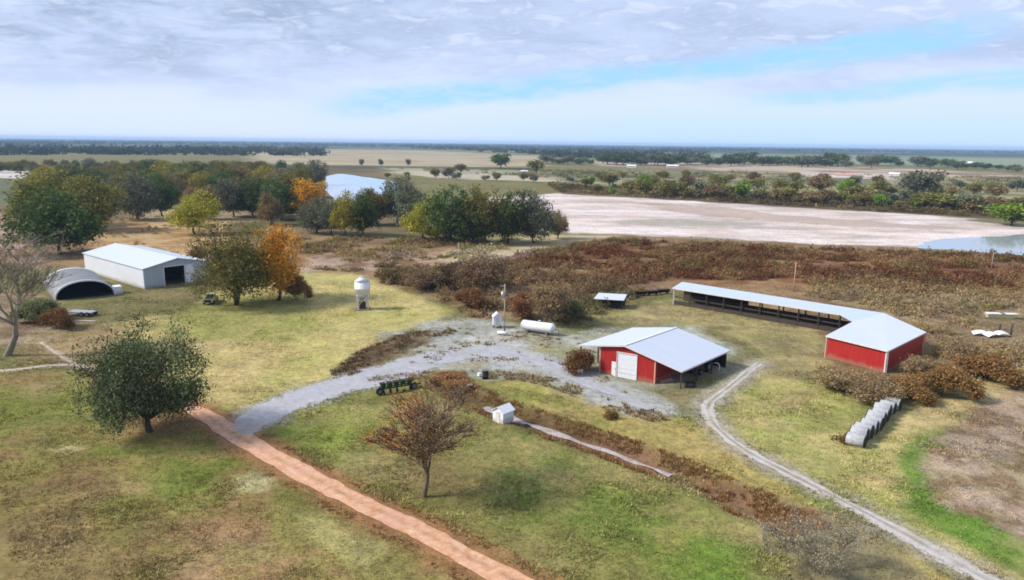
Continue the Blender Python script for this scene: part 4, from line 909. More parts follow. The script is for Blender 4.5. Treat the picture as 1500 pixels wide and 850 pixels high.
mb = MB(); mb.box(S0, S1, -.03, .04, 0, SH_); dd_ = mb.build('door', M['whitepaint'], barn)
mb = MB(); mb.box(S1-.14, S1-.06, -.08, -.03, .95, 1.05); mb.build('handle', M['steel'], dd_)
for x in (W0-.02, W1+.02):
    mb = MB(); mb.box(x-.09, x+.09, -.05, .16, -.2, rz_(x)-.05); mb.build('corner_trim', M['redtrim'], barn)
for x, z in ((3.45, roofz(3.45)), (-10.6, roofz(-10.6))):
    for q in range(4):
        y = .1+q*(DB-.2)/3; mb = MB(); p = bp(x, y, 0); mb.bar((p[0], p[1], -.4), (p[0], p[1], z), .16); mb.build('post', M['darkwood'], barn)
for x0_, x1_ in ((W1, 3.6), (-10.7, W0)):
    for q in range(4):
        y = .1+q*(DB-.2)/3; mb = MB(); mb.bar(bp(x0_, y, roofz(x0_)-.12), bp(x1_, y, roofz(x1_)-.12), .1, .2); mb.build('rafter', M['darkwood'], barn)
mb = MB(); mb.hexa([bp(-10.7, DB-.1, 0), bp(W0, DB-.1, 0), bp(W0, DB, 0), bp(-10.7, DB, 0)], [bp(-10.7, DB-.1, roofz(-10.7)-.05), bp(W0, DB-.1, roofz(W0)-.05), bp(W0, DB, roofz(W0)-.05), bp(-10.7, DB, roofz(-10.7)-.05)]); mb.build('rear_wall', M['redX'], barn)
mb = MB(); mb.hexa([bp(W1+.01, DB-.1, 0), bp(3.4, DB-.1, 0), bp(3.4, DB, 0), bp(W1+.01, DB, 0)], [bp(W1+.01, DB-.1, roofz(0)-.05), bp(3.4, DB-.1, roofz(3.4)-.05), bp(3.4, DB, roofz(3.4)-.05), bp(W1+.01, DB, roofz(0)-.05)]); mb.build('shaded_lean_to_wall', M['dark'], barn)  # near-black colour paints in the deep shade under the lean-to
def bw(x, y): 
    p = bp(x, y, 0); return (Abn[0]+fbn[0]*p[0]+.53*p[1], Abn[1]+fbn[1]*p[0]+.848*p[1])
BARN_ANG = math.atan2(fbn[1], fbn[0])
# tractor in the shade of the lean-to
def wheel(parent, x, y, r, wd_, name='wheel'):
    mb = MB(); mb.tube([(x, y-wd_/2, r), (x, y-wd_*.42, r), (x, y+wd_*.42, r), (x, y+wd_/2, r)], [r*.92, r, r, r*.92], 20); wo_ = mb.build(name, M['black'], parent)
    mb = MB(); mb.tube([(x, y-wd_/2-.02, r), (x, y+wd_/2+.02, r)], r*.5, 14); mb.build('rim', M['steel'], wo_); return wo_
p = bw(1.9, 8.2); tr_ = empty('tractor', (p[0], p[1], hz(*p)), BARN_ANG+R(82), label='dark tractor parked in the shade under the right side of the barn roof', cat='tractor')
MB().box(-1.6, .4, -.35, .35, .7, 1.25).build('hood', M['rust'], tr_); MB().hexa([(.4, -.6, .6), (1.3, -.6, .6), (1.3, .6, .6), (.4, .6, .6)], [(.5, -.5, 1.15), (1.2, -.5, 1.15), (1.2, .5, 1.15), (.5, .5, 1.15)]).build('seat_platform', M['dark'], tr_)
MB().tube([(-.4, 0, 1.25), (-.4, 0, 1.8)], .05, 8).build('exhaust_pipe', M['steel'], tr_); MB().bar((.35, 0, 1.2), (.55, 0, 1.5), .06).box(.42, .7, -.2, .2, 1.48, 1.53).build('steering_wheel', M['black'], tr_)
for sx_, sy_, r in ((.8, .75, .72), (.8, -.75, .72), (-1.3, .6, .42), (-1.3, -.6, .42)): wheel(tr_, sx_, sy_, r, .35)
p = bw(3.9, 9.4); o = empty('livestock_hoop', (p[0], p[1], hz(*p)), 0, label='small white bent pipe hoop standing at the rear right barn post', cat='pipe hoop')
MB().tube([(0, 0, 0), (0, 0, 1.0)], .05, 8).build('upright', M['whitepaint'], o); MB().tube([(0, 0, 1.0), (-.3, 0, 1.25), (-.75, 0, 1.3)], .05, 8).build('bent_top', M['whitepaint'], o)
def drum(name, p, r, h, m_, label, cat, rim=True):
    o = empty(name, (p[0], p[1], hz(*p)), 0, label=label, cat=cat); MB().tube([(0, 0, 0), (0, 0, h*.33), (0, 0, h*.34), (0, 0, h*.36), (0, 0, h*.37), (0, 0, h*.9), (0, 0, h)], [r, r, r*1.04, r*1.04, r, r, r*.96], 18).build('body', m_, o)
    if rim: MB().tube([(0, 0, h), (0, 0, h+.04)], r*1.03, 18).build('rim', M['steel'], o)
    return o
def tub(name, p, r, h, m_, label, cat):
    o = empty(name, (p[0], p[1], hz(*p)), 0, label=label, cat=cat); n = 24; mb = MB(); vs = []
    for (rr0, z) in ((r*.9, 0), (r, h), (r*.93, h), (r*.84, .08)):
        b = len(mb.v); mb.v += [(rr0*math.cos(2*math.pi*i/n)*1.15, rr0*math.sin(2*math.pi*i/n), z) for i in range(n)]; vs.append(b)
    for a_, b_ in zip(vs, vs[1:]):
        for i in range(n): j = (i+1) % n; mb.f.append((a_+i, a_+j, b_+j, b_+i)); mb.sm.append(True)
    mb.f.append(tuple(vs[-1]+i for i in range(n))); mb.sm.append(False); mb.build('basin', m_, o); return o
tub('water_trough', g(1010, 567), .65, .6, M['black'], 'round black water trough on the grass in front of the barn roof corner', 'trough')
p = g(976, 558); o = empty('lumber_pile', (p[0], p[1], hz(*p)), R(35), label='short pile of orange brown boards beside the right barn corner', cat='lumber')
for q in range(4): MB().box(-1.1+.1*q, 1.2-.15*q, -.3+.02*q, -.08+.02*q+.1, .06*q+.02, .06*q+.07).box(-1., 1.1, .08, .28, .06*q+.02, .06*q+.07).build('board', M['redtrim'], o)

# red end building and long open shed: one bent building under one roof
Lc, Ac, Bc, Ec = (45.3, 102.1), (50.4, 94.4), (61.2, 104.7), (60.6, 116.0)
F1, F2, Kc, Jc = (33.4, 141.2), (30.5, 136.6), (53.2, 115.8), (53.2, 110.9)
shed = empty('feed_shed', (50.4, 98., 0), 0, label='long bent shed with pale blue roof, open sided arm and red walled near end', cat='shed')
def sl(p): return (p[0]-50.4, p[1]-98.)
def wallseg(a, b, z1a, z1b, m_, name='wall', th=.14, z0=-.3, parent=shed):
    a = np.array(sl(a)); b = np.array(sl(b)); d = b-a; ln = math.hypot(*d); d /= ln
    o = bpy.data.objects.new(name, MB().hexa([(0, 0, z0), (ln, 0, z0), (ln, th, z0), (0, th, z0)], [(0, 0, z1a), (ln, 0, z1b), (ln, th, z1b), (0, th, z1a)]).mesh(name)); o.data.materials.append(m_); COL.objects.link(o); o.parent = parent
    o.location = (a[0], a[1], 0); o.rotation_euler = (0, 0, math.atan2(d[1], d[0])); return o
ins = .3
def inset(p, q, t): return (p[0]+(q[0]-p[0])*t, p[1]+(q[1]-p[1])*t)
cen = (54.5, 105.5)
Li, Ai, Bi = inset(Lc, cen, .035), inset(Ac, cen, .035), inset(Bc, cen, .035); Ei = inset(Ec, cen, .03); Ji = inset(Jc, cen, .1)
wallseg(Li, Ai, 3.1, 3.1, M['redX'], 'front_wall'); wallseg(Ai, Bi, 3.1, 3.15, M['redX'], 'side_wall'); wallseg(Bi, Ei, 3.15, 3.35, M['redX'], 'rear_wall'); wallseg(Ji, Li, 3.1, 3.1, M['redX'], 'inner_wall')
for p, mm_ in ((Li, 'redtrim'), (Ai, 'trim'), (Bi, 'redtrim')):
    q = sl(p); MB().box(q[0]-.14, q[0]+.14, q[1]-.14, q[1]+.14, -.3, 3.08).build('corner_trim', M[mm_], shed)
MB().slab([sl(p) for p in (Lc, Ac, Bc, Ec, Jc)], [3.13, 3.13, 3.16, 3.38, 3.15], [3.24, 3.24, 3.27, 3.49, 3.26]).build('end_roof', M['roofX'], shed)
lr = [sl(p) for p in (Jc, Ec, F1, F2, Kc)]
MB().slab(lr, [3.151, 3.381, 3.45, 3.12, 3.14], [3.262, 3.492, 3.56, 3.23, 3.25]).build('long_roof', M['blueroof'], shed)
for a, b, za, zb in ((Lc, Ac, 3.16, 3.16), (Ac, Bc, 3.16, 3.19), (F2, Kc, 3.15, 3.17)):
    a, b = sl(a), sl(b); d = Vector((b[0]-a[0], b[1]-a[1], 0)).normalized(); o_ = Vector((d.y, -d.x, 0))*.04
    MB().bar(Vector((*a, za))+o_, Vector((*b, zb))+o_, .05, .2).build('fascia', M['trim'], shed)
N_ = 9
for q in range(N_+1):
    t = q/N_; a = inset(Kc, F2, t*.985+.005); b = inset(Ec, F1, t*.96+.02); a = inset(a, b, .06)
    for pt, zt_, mm_ in ((a, 3.13, 'trim' if q == N_ else 'darkwood'), (b, 3.36, 'darkwood')):
        s_ = sl(pt); MB().box(s_[0]-.1, s_[0]+.1, s_[1]-.1, s_[1]+.1, -.4, zt_).build('post', M[mm_], shed)
    A_, B_ = sl(a), sl(b); MB().bar((*A_, 2.98), (*B_, 3.2), .1, .2).build('rafter', M['darkwood'], shed)
bk = [inset(Ec, F1, .02), inset(Ec, F1, .98)]
bk = [inset(bk[0], Kc, .08), inset(bk[1], F2, .08)]
wallseg(bk[0], bk[1], 1.25, 1.25, M['darkwood'], 'low_back_wall', .08); wallseg(bk[0], bk[1], 3.3, 3.3, M['darkwood'], 'top_board', .08, 2.35)
wallseg(inset(bk[0], bk[1], .62), inset(bk[0], bk[1], 1), 2.4, 2.4, M['dark'], 'back_sheet', .05, 1.2)
fe = [inset(inset(Kc, F2, .01), Ec, .14), inset(inset(Kc, F2, .98), F1, .14)]
wallseg(fe[0], fe[1], .75, .75, M['darkwood'], 'feed_bunk', .5, 0.); wallseg(fe[0], fe[1], 1.55, 1.55, M['darkwood'], 'feed_rail', .08, 1.35)

# white barn at left
C0 = np.array([-74.5, 145.2]); awb = np.array([-.7606, .6493]); bwb = np.array([.6493, .7606])
wb = empty('white_barn', (C0[0], C0[1], 0), math.atan2(bwb[1], bwb[0]), label='long white metal barn with a large black doorway in its gable end', cat='barn')
WW, WL, EH, RH = 14., 31., 4.15, 5.6          # local x across the gable (right), local y to the back... back = awb
mb = MB()
def wp(x0, x1, z0, za, zb, y=0., th=.12): mb.hexa([(x0, y, z0), (x1, y, z0), (x1, y+th, z0), (x0, y+th, z0)], [(x0, y, za), (x1, y, zb), (x1, y+th, zb), (x0, y+th, za)])
zr_ = lambda x: EH+(RH-EH)*(1-abs(x-WW/2)/(WW/2))
wp(0, 4.2, -.3, zr_(0), zr_(4.2)); wp(4.2, 7, 4.0, zr_(4.2), zr_(7)); wp(7, 8.4, 4.0, zr_(7), zr_(8.4)); wp(8.4, WW, -.3, zr_(8.4), zr_(WW));
mb.build('gable_wall', M['shadewall_seam'], wb)
mb = MB(); wp(0, 7, -.3, zr_(0), zr_(7), WL-.12); wp(7, WW, -.3, zr_(7), zr_(WW), WL-.12)
mb.build('rear_gable_wall', M['shadewall_seam'], wb)
for x in (0, WW-.12): MB().box(x, x+.12, .125, WL-.125, -.3, EH-.02).build('side_wall', M['whitewall'] if x == 0 else M['shadewall_seam'], wb)  # sunny side white, far side in the shade-painted copy
mb = MB()
for xa, xb in ((-.25, WW/2), (WW/2, WW+.25)): mb.hexa([(xa, -.3, zr_(xa)), (xb, -.3, zr_(xb)), (xb, WL+.3, zr_(xb)), (xa, WL+.3, zr_(xa))], [(xa, -.3, zr_(xa)+.1), (xb, -.3, zr_(xb)+.1), (xb, WL+.3, zr_(xb)+.1), (xa, WL+.3, zr_(xa)+.1)])
rf = mb.build('roof', M['roofX'], wb); MB().bar((WW/2, -.31, RH+.12), (WW/2, WL+.31, RH+.12), .35, .05).build('ridge_cap', M['whitepaint'], rf)
MB().box(-.03, .13, -.03, .0, -.2, EH).box(4.05, 4.2, -.06, 0, -.1, 4.1).box(8.4, 8.55, -.06, 0, -.1, 4.1).box(4.05, 8.55, -.07, -.005, 4.0, 4.15).build('door_trim', M['whitepaint'], wb)
MB().box(4.2, 8.4, 7., 7.1, -.2, 5.).box(.15, WW-.15, .14, 7, -.05, .02).build('dark_shade_backing', M['dark'], wb)  # near-black backing and floor paint the shade behind the doorway
MB().box(8.6, 10.4, -.16, -.07, .05, 4.0).build('sliding_door', M['whitewall'], wb)

# arched shed
q0 = np.array(g(82, 441)); q1 = np.array(g(168, 432)); qc = (q0+q1)/2; qd = (q1-q0)/np.hypot(*(q1-q0)); HWQ = 5.1; HQ = 3.45; LQ = 17.
qs = empty('arched_shed', (qc[0], qc[1], hz(*qc)-.1), math.atan2(qd[1], qd[0]), label='round arched grey sheet metal shed with open dark end and white rim', cat='shed')
def arc(hw, h, y, n=26): return [(-hw*math.cos(math.pi*i/n), y, h*max(0., math.sin(math.pi*i/n))**.85) for i in range(n+1)]
def archband(hw, h, y0, y1, th):
    mb = MB(); n = 26; A0, A1, B0, B1 = arc(hw, h, y0), arc(hw, h, y1), arc(hw-th, h-th, y0), arc(hw-th, h-th, y1)
    for a_, b_ in ((A0, A1), (B0, B1), (A0, B0), (A1, B1)):
        b = len(mb.v); mb.v += a_+b_
        for i in range(n): mb.f.append((b+i, b+i+1, b+n+1+i+1, b+n+1+i)); mb.sm.append(a_ is not A0 or b_ is A1)
    return mb
archband(HWQ, HQ, .35, LQ-.35, .08).build('arch_roof', M['tin'], qs)
archband(HWQ+.08, HQ+.08, 0, .36, .28).build('front_rim', M['whitepaint'], qs); archband(HWQ+.06, HQ+.06, LQ-.9, LQ, .3).build('rear_rim', M['whitepaint'], qs)
mb = MB(); a_ = arc(HWQ-.3, HQ-.3, LQ-.6); b = len(mb.v); mb.v += a_; mb.f.append(tuple(range(b, b+len(a_)))); mb.sm.append(False); a_ = arc(HWQ-.3, HQ-.3, LQ-.5); b = len(mb.v); mb.v += a_; mb.f.append(tuple(range(b, b+len(a_)))[::-1]); mb.sm.append(False); mb.build('shaded_end_wall', M['dark'], qs)  # back of the arch coloured near black for the shade inside
mb = MB().box(-4.9, 4.9, .1, LQ-.6, .0, .25); mb.build('shaded_floor', M['dark'], qs)  # floor colour carries the shade inside the arch
MB().box(4.95, 6.3, .1, 2.2, 0, 1.6).build('side_bin', M['whitewall'], qs)

# ------------------------------------------------------------------ yard things
p = g(531, 452); fb = empty('feed_bin', (p[0], p[1], hz(*p)), R(20), label='white cylindrical feed bin on four legs standing in the dry lawn', cat='feed bin')
MB().tube([(0, 0, 2.9), (0, 0, 3.9), (0, 0, 3.92), (0, 0, 3.96), (0, 0, 3.98), (0, 0, 5.25)], [1.3, 1.3, 1.33, 1.33, 1.3, 1.3], 28).build('cylinder', M['whitepaint'], fb)
MB().tube([(0, 0, 5.25), (0, 0, 5.9), (0, 0, 5.91)], [1.36, .42, .38], 28).build('roof', M['whitepaint'], fb)
MB().tube([(0, 0, 5.9), (0, 0, 6.08)], .34, 16).build('lid', M['tin2'], fb); MB().tube([(0, 0, 2.9), (0, 0, 1.75)], [1.3, .3], 28).build('hopper', M['tin2'], fb)
for q in range(4):
    a = math.pi/4+q*math.pi/2; MB().bar((1.28*math.cos(a), 1.28*math.sin(a), -.2), (1.28*math.cos(a), 1.28*math.sin(a), 3.4), .15).build('leg', M['trim'], fb)
    b = a+math.pi/2; MB().bar((1.28*math.cos(a), 1.28*math.sin(a), .9), (1.28*math.cos(b), 1.28*math.sin(b), 2.7), .06).build('brace', M['trim'], fb)
MB().box(-1.5, 1.5, -1.3, 1.1, -.1, .15).build('base_slab', M['wood'], fb); MB().box(-.55, .55, -.5, .6, .15, 1.4).build('shade_block', M['darkwood'], fb)  # dark box below the hopper stands in for the shade between the legs
MB().bar((1.38, 0, 2.), (1.38, 0, 5.2), .05).bar((1.38, .35, 2.), (1.38, .35, 5.2), .05).build('ladder', M['tin2'], fb)

p = g(739, 489); up_ = empty('utility_pole', (p[0], p[1], hz(*p)), 0, label='thin utility pole with transformer beside the small white pump house', cat='utility pole')
MB().tube([(0, 0, -.3), (0, 0, 8.)], [.15, .1], 10).build('pole', M['polewood'], up_); t_ = MB().tube([(-.32, -.05, 5.9), (-.32, -.05, 6.75)], .26, 14).build('transformer', M['tin2'], up_); MB().tube([(-.32, -.05, 6.75), (-.32, -.05, 7.0)], [.07, .05], 8).build('insulator', M['trim'], t_)
MB().box(-.75, .1, -.05, .05, 7.6, 7.72).build('crossarm', M['polewood'], up_); MB().box(-.15, .15, -.2, -.1, 1.3, 1.9).build('meter_box', M['tin2'], up_)
p = g(736, 492); o = empty('ground_tank', (p[0], p[1], hz(*p)), R(-15), label='small white capsule tank lying at the foot of the utility pole', cat='tank')
MB().tube([(-.85, 0, .38), (-.72, 0, .38), (.72, 0, .38), (.85, 0, .38)], [.12, .28, .28, .12], 14).build('body', M['whitepaint'], o)
for x in (-.5, .5): MB().box(x-.06, x+.06, -.2, .2, 0, .2).build('foot', M['darkwood'], o)
def gablehouse(name, p, rz, wx, wy, h, rh, label, cat, legs=0., door=True):
    o = empty(name, (p[0], p[1], hz(*p)), rz, label=label, cat=cat); mb = MB(); z0 = legs; mb.box(-wx/2, wx/2, -wy/2, wy/2, z0, h)
    mb.v += [(-wx/2, -wy/2, h), (wx/2, -wy/2, h), (0, -wy/2, rh), (-wx/2, wy/2, h), (wx/2, wy/2, h), (0, wy/2, rh)]; b = len(mb.v)-6; mb.f += [(b, b+1, b+2), (b+5, b+4, b+3)]; mb.sm += [False, False]
    mb.build('walls', M['whitewall'], o); mb = MB(); e = .14; sl_ = (rh-h)/(wx/2)
    for s_ in (-1, 1):
        x1 = s_*(wx/2+e); z1 = h-e*sl_; mb.hexa([(0, -wy/2-e, rh), (x1, -wy/2-e, z1), (x1, wy/2+e, z1), (0, wy/2+e, rh)], [(0, -wy/2-e, rh+.06), (x1, -wy/2-e, z1+.06), (x1, wy/2+e, z1+.06), (0, wy/2+e, rh+.06)])
    mb.build('roof', M['whitepaint'], o)
    if door: d_ = MB().box(-.3, .3, -wy/2-.04, -wy/2-.005, z0+.03, min(h, z0+1.7)).build('door', M['trim'], o); MB().box(.18, .24, -wy/2-.08, -wy/2-.04, z0+.8, z0+.9).build('handle', M['steel'], d_)
    if legs:
        for sx_ in (-1, 1):
            for sy_ in (-1, 1): MB().box(sx_*wx*.4-.06, sx_*wx*.4+.06, sy_*wy*.4-.06, sy_*wy*.4+.06, -.1, legs).build('leg', M['darkwood'], o)
    return o
gablehouse('pump_house', g(728, 481), R(8), 1.35, 1.3, 1.95, 2.5, 'tiny white gabled hut on short legs left of the utility pole', 'hut', .45)
gablehouse('well_house', g(737, 618), R(-42), 1.55, 1.7, 1.35, 1.85, 'small white gabled well house beside the muddy ditch', 'hut')

pa = np.array(g(767, 487)); pb = np.array(g(809, 493)); pc = (pa+pb)/2; dv = (pb-pa)/np.hypot(*(pb-pa)); LT = float(np.hypot(*(pb-pa)))/2
o = empty('gas_tank', (pc[0], pc[1], hz(*pc)), math.atan2(dv[1], dv[0]), label='long white horizontal gas tank on saddles at the back of the gravel yard', cat='tank')
prof = [(LT+.45, .05), (LT+.40, .3), (LT+.28, .55), (LT+.1, .74), (LT-.15, .8)]
MB().tube([(-x, 0, 1.15) for x, r in prof]+[(x, 0, 1.15) for x, r in prof[::-1]], [r for x, r in prof]+[r for x, r in prof[::-1]], 24).build('body', M['whitepaint'], o)
for x in (-1.7, 1.7): MB().box(x-.15, x+.15, -.6, .6, -.1, .55).build('saddle', M['wood'], o)
MB().tube([(.3, 0, 1.93), (.3, 0, 2.2)], .22, 12).build('valve_dome', M['tin2'], o); MB().bar((LT+.45, 0, 1.1), (LT+1.1, .1, .9), .08).bar((LT+1.05, .1, -.1), (LT+1.05, .1, 1.2), .08).build('pipe', M['steel'], o)

# small open shelter and things left of the long shed
p = g(893, 450); sh = empty('shelter', (p[0], p[1], hz(*p)), R(-12), label='small open shelter with bright white flat roof in the brush', cat='shelter')
MB().slab([(-2.9, -1.9), (2.7, -1.9), (3.0, 2.), (-2.3, 2.)], [1.75, 1.75, 2.1, 2.1], [1.85, 1.85, 2.2, 2.2]).build('roof', M['roofX'], sh)
for x, y in ((-2.6, -1.6), (2.4, -1.6), (-2.1, 1.7), (2.7, 1.7)): MB().box(x-.07, x+.07, y-.07, y+.07, -.2, 1.78 if y < 0 else 2.08).build('post', M['darkwood'], sh)
MB().box(-2.0, 2.6, 1.6, 1.68, 0, 2.0).build('back_wall', M['darkwood'], sh); MB().box(.4, 2.4, -1.4, 1.4, 0, 1.5).build('dark_shade_block', M['dark'], sh)  # near-black block stands in for shade under the roof's right half
def trough(x, yb, lab):
    p = g(x, yb); o = empty('feed_trough', (p[0], p[1], hz(*p)), R(15), label=lab, cat='feed trough', group='dark feed troughs between the shelter and the long shed')
    MB().hexa([(-1.1, -.3, .35), (1.1, -.3, .35), (1.1, .3, .35), (-1.1, .3, .35)], [(-1.25, -.5, .95), (1.25, -.5, .95), (1.25, .5, .95), (-1.25, .5, .95)]).build('trough_body', M['dark'], o)
    for s_ in (-.8, .8): MB().box(s_-.06, s_+.06, -.3, .3, -.1, .4).build('leg', M['darkwood'], o)
trough(938, 433, 'dark feed trough nearest the small white roofed shelter'); trough(956, 432, 'middle one of the three dark feed troughs near the long shed'); trough(972, 430, 'dark feed trough nearest the end of the long shed')
# hay bales: a row, weathered grey tops and dark ends
ba = np.array(g(1254, 650)); bb = np.array(g(1304, 598)); bd = (bb-ba); bl_ = np.hypot(*bd); bd /= bl_; nB = 10
base = None
for q in range(nB):
    t = q/(nB-1); p = ba+bd*(bl_*t+rnd.uniform(-.12, .12))+np.array([bd[1], -bd[0]])*rnd.uniform(-.2, .2)
    lab = {0: 'grey topped round hay bale at the near end of the row', nB-1: 'grey topped round hay bale at the far end of the row by the bushes', 1: 'grey hay bale second from the near end of the row'}.get(q, 'grey topped round hay bale in the middle of the row')
    o = empty('hay_bale', (p[0], p[1], hz(*p)-.08), math.atan2(bd[1], bd[0])-math.pi/2+R(rnd.uniform(-4, 4)), label=lab, cat='hay bale', group='grey topped hay bales in a row')
    o.scale = (rnd.uniform(.93, 1.05), rnd.uniform(.88, 1.08), rnd.uniform(.84, 1.02))
    if base is None:
        def balemesh(y0, y1, nm, m_, rr):
            n = 24; mb = MB(); mb.tube([(y0, 0, .78), (y0*.94, 0, .78), (0, 0, .78), (y1*.94, 0, .78), (y1, 0, .78)], [rr*.9, rr, rr*1.02, rr, rr*.9], n); me_ = mb.mesh(nm); me_.materials.append(m_)
            for v in me_.vertices: f = 1+.06*(vn(np.array([v.co.y*3.]), np.array([v.co.z*3.+v.co.x]), 4)[0]-.5); v.co.y *= f; v.co.z = max(.0, v.co.z*f)
            return me_
        base = (balemesh(-.85, .85, 'roll', M['hay'], .76), None)
        ef = MB().tube([(.86, 0, .78), (.90, 0, .78)], .74, 20).tube([(-.86, 0, .78), (-.90, 0, .78)], .74, 20).mesh('dark_end'); ef.materials.append(M['haydark']); base = (base[0], ef)
    for nm, me_ in (('roll', base[0]), ('dark_end', base[1])):
        c = bpy.data.objects.new(nm, me_); COL.objects.link(c); c.parent = o
for x, yb, lab in ((1236, 645, 'broken brown hay heap left of the near end of the bale row'),):
    p = g(x, yb); xs = np.array([p[0]]); ys = np.array([p[1]])
    me_ = clumps('hay_heap', xs, ys, np.array([.7]), np.array([1.1]), np.array([alb((130, 100, 62))*1.5]), 420, np.array([.28]), 5); tag(link('hay_heap', me_, M['leaf']), lab, 'hay')
# green planter with hoppers
pa = np.array(g(556, 578)); pb = np.array(g(605, 570)); pc = (pa+pb)/2; dv = (pb-pa)/np.hypot(*(pb-pa))
o = empty('planter', (pc[0], pc[1], hz(*pc)), math.atan2(dv[1], dv[0]), label='old green row planter with hoppers parked on the grass below the driveway', cat='farm implement')
MB().box(-2.1, 2.1, -.09, .09, .55, .72).box(-2.1, 2.1, .5, .62, .6, .72).build('toolbar', M['green'], o)
for q in range(5):
    x = -1.7+q*.85; h_ = MB().hexa([(x-.2, -.2, .75), (x+.2, -.2, .75), (x+.2, .3, .75), (x-.2, .3, .75)], [(x-.32, -.32, 1.3), (x+.32, -.32, 1.3), (x+.32, .42, 1.3), (x-.32, .42, 1.3)]).build('hopper', M['green'], o)
    MB().box(x-.34, x+.34, -.34, .44, 1.3, 1.36).build('lid', M['black'], h_); MB().tube([(x-.06, -.3, .3), (x+.06, -.3, .3)], .3, 14).build('press_wheel', M['black'], o)
wheel(o, -2.2, -.2, .45, .25); wheel(o, 2.2, -.2, .45, .25)
MB().tube([(.75, -.55, .55), (.75, -.48, .55)], .22, 14).build('yellow_disc', M['yellow'], o); MB().bar((2.1, .1, .65), (3.3, .3, .45), .14).build('hitch', M['darkwood'], o)
drum('black_barrel', g(711, 556), .42, 1.15, M['black'], 'black barrel at the edge of the gravel above the ditch', 'barrel')
drum('white_bucket', g(702, 553), .24, .5, M['whitepaint'], 'small white bucket left of the black barrel', 'bucket', False)
drum('rusty_barrel', g(688, 571), .35, .8, M['rust'], 'rusty brown barrel in the reddish weeds near the ditch', 'barrel')
# flat trailer before the arched shed
p = g(120, 462); o = empty('flat_trailer', (p[0], p[1], hz(*p)), R(-6), label='low flat trailer with black wheels before the arched shed', cat='trailer')
MB().box(-2.3, 2.3, -.9, .9, .62, .75).build('deck', M['tin2'], o); MB().bar((-2.3, 0, .6), (-3.6, 0, .5), .12).build('drawbar', M['rust'], o)
for x in (.7, 1.75):
    for y in (-1.05, 1.05): wheel(o, x, y, .42, .24)
p = g(118, 470); o = empty('plank', (p[0], p[1], hz(*p)), R(-4), label='long pale board lying on the soil in front of the flat trailer', cat='board'); MB().box(-2.6, 2.6, -.12, .12, .02, .12).build('board', M['trim'], o); MB().box(-2.2, -2.0, -.2, .2, -.05, .02).box(2., 2.2, -.2, .2, -.05, .02).build('bearer', M['darkwood'], o)
# pickup under the pair of trees
p = g(309, 443); o = empty('pickup_truck', (p[0], p[1], hz(*p)), R(100), label='pale pickup truck half hidden under the olive green tree', cat='pickup truck')
MB().hexa([(-2.5, -.9, .5), (2.4, -.9, .5), (2.4, .9, .5), (-2.5, .9, .5)], [(-2.5, -.88, 1.15), (2.3, -.85, 1.1), (2.3, .85, 1.1), (-2.5, .88, 1.15)]).build('body', M['paleyellow'], o)
cb = MB().hexa([(-.6, -.84, 1.14), (1.2, -.84, 1.11), (1.2, .84, 1.11), (-.6, .84, 1.14)], [(-.4, -.7, 1.75), (.6, -.7, 1.75), (.6, .7, 1.75), (-.4, .7, 1.75)]).build('cab', M['paleyellow'], o)
MB().hexa([(-.62, -.72, 1.2), (-.6, .72, 1.2), (-.57, .72, 1.2), (-.60, -.72, 1.2)], [(-.44, -.6, 1.68), (-.44, .6, 1.68), (-.41, .6, 1.68), (-.41, -.6, 1.68)]).build('rear_window', M['glass'], cb)
MB().box(-2.4, -.7, -.75, .75, 1.05, 1.17).build('bed_liner', M['dark'], o); MB().box(-2.62, -2.5, -.85, .85, .45, .62).build('bumper', M['steel'], o); MB().box(-2.51, -2.48, -.6, .6, .62, 1.0).build('tailgate', M['dark'], o)
for x in (-1.6, 1.6):
    for y in (-.85, .85): wheel(o, x, y, .38, .25)
# bits in the brush at right
p = g(1467, 466); o = empty('old_boat', (p[0], p[1], hz(*p)+.05), R(-8), label='pale yellow flat boat hull lying in the scrub at the right edge', cat='boat')
mb = MB(); mb.hexa([(-2.4, -.45, 0), (1.9, -.45, 0), (1.9, .45, 0), (-2.4, .45, 0)], [(-2.7, -.7, .75), (2.6, -.7, .85), (2.6, .7, .85), (-2.7, .7, .75)]).build('hull', M['paleyellow'], o); MB().box(-2.4, 1.9, -.55, .55, .72, .84).build('deck', M['whitepaint'], o); MB().box(-.3, .2, -.68, .68, .84, .94).build('seat', M['wood'], o)
for x, yb, rz, ln, lab in ((1437, 492, -14, 2.6, 'bent white metal sheet lying left of the others in the scrub'), (1452, 494, 18, 2.6, 'bent white metal sheet touching the left one in the scrub'), (1467, 493, -3, 2.3, 'thin pale metal sheet right of the bent white sheets')):
    p = g(x, yb); o = empty('metal_sheet', (p[0], p[1], hz(*p)+.12), R(rz), label=lab, cat='metal sheet', group='scrap sheets in the scrub at right')
    mb = MB(); n = 8
    for i in range(n): x0 = -ln/2+ln*i/n; x1 = x0+ln/n; z0 = .35*math.sin(i/n*math.pi)+.1; z1 = .35*math.sin((i+1)/n*math.pi)+.1; mb.hexa([(x0, -.6, z0), (x1, -.6, z1), (x1, .6, z1+.25), (x0, .6, z0+.25)], [(x0, -.6, z0+.03), (x1, -.6, z1+.03), (x1, .6, z1+.28), (x0, .6, z0+.28)])
    mb.build('sheet', M['whitepaint'], o)
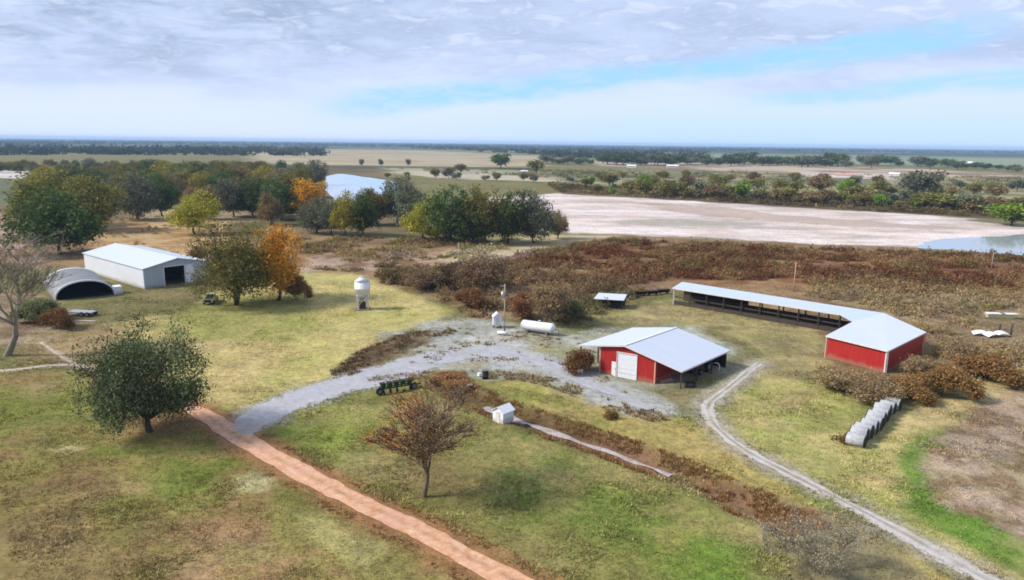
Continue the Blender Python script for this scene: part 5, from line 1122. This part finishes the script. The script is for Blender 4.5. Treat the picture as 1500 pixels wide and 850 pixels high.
for x, yb, yt, lab, nm in ((1162, 428, 385, 'slender reddish pole standing in scrub behind the long shed', 'pole'), (1452, 394, 370, 'thin pale pole between the scrub and the lake water at right', 'pole'), (1480, 493, 474, 'short dark post beside the scrap sheets', 'post'), (1463, 488, 474, 'dark leaning post behind the scrap sheets', 'post'), (672, 400, 356, 'thin grey pole in the pale scrub left of the bushes', 'pole')):
    p = g(x, yb); h_ = hpx(x, yb, yt); o = empty(nm, (p[0], p[1], hz(*p)), 0, label=lab, cat=nm)
    r0_ = .12 if nm == 'pole' else .16; MB().tube([(0, 0, -.3), (.05, 0, h_)], [r0_, r0_*.7], 8).build('shaft', M['redtrim'] if x == 1162 else M['polewood'] if nm == 'pole' else M['darkwood'], o); MB().tube([(.05, 0, h_), (.05, 0, h_+.06)], r0_*.8, 8).build('cap', M['steel'], o)

# a few far buildings and cattle-sized dark shapes
for x, yb, wpx_, hp_, rz, lab in ((1238, 259, 26, 4, 3, 'long low pinkish farm building on the distant fields'), (1310, 258, 12, 4, -10, 'small white distant building beside the dark trees'), (985, 246, 16, 4, 5, 'pale distant building in front of the windbreak'), (925, 246, 13, 4, -5, 'small pale distant building left of the other by the windbreak'), (1420, 243, 6, 5, 0, 'tiny white house among the distant trees at right'), (768, 254, 9, 4, 8, 'small pale building near the round olive tree')):
    p = g(x, yb); d = math.hypot(*p); wx_ = wpx_/F*d; h_ = hp_/F*d; o = empty('farm_building', (p[0], p[1], 0), R(rz)-math.atan2(p[0], p[1]), label=lab, cat='building')
    MB().box(-wx_/2, wx_/2, -wx_*.2, wx_*.2, -.5, h_*.65).build('walls', M['trim'], o); mb = MB(); e = .4
    for s_ in (-1, 1): mb.hexa([(-wx_/2-e, 0, h_), (wx_/2+e, 0, h_), (wx_/2+e, s_*(wx_*.2+e), h_*.62), (-wx_/2-e, s_*(wx_*.2+e), h_*.62)], [(-wx_/2-e, 0, h_+.3), (wx_/2+e, 0, h_+.3), (wx_/2+e, s_*(wx_*.2+e), h_*.62+.3), (-wx_/2-e, s_*(wx_*.2+e), h_*.62+.3)])
    mb.build('roof', M['whitepaint'] if x != 1238 else M['redtrim'], o)

# ------------------------------------------------------------------ air
def m_haze(t, out):
    v = t.nodes.new('ShaderNodeVolumePrincipled'); v.inputs['Color'].default_value = (.50, .72, 1., 1); v.inputs['Density'].default_value = .00010; v.inputs['Anisotropy'].default_value = .0
    t.links.new(v.outputs[0], out.inputs['Volume'])
M['haze'] = mat('haze_air', m_haze)
hz_o = MB().box(-15400, 15400, -15400, 15400, -3., 46.).build('haze', M['haze']); tag(hz_o, 'thin blue haze over the whole plain', 'haze', kind='stuff')
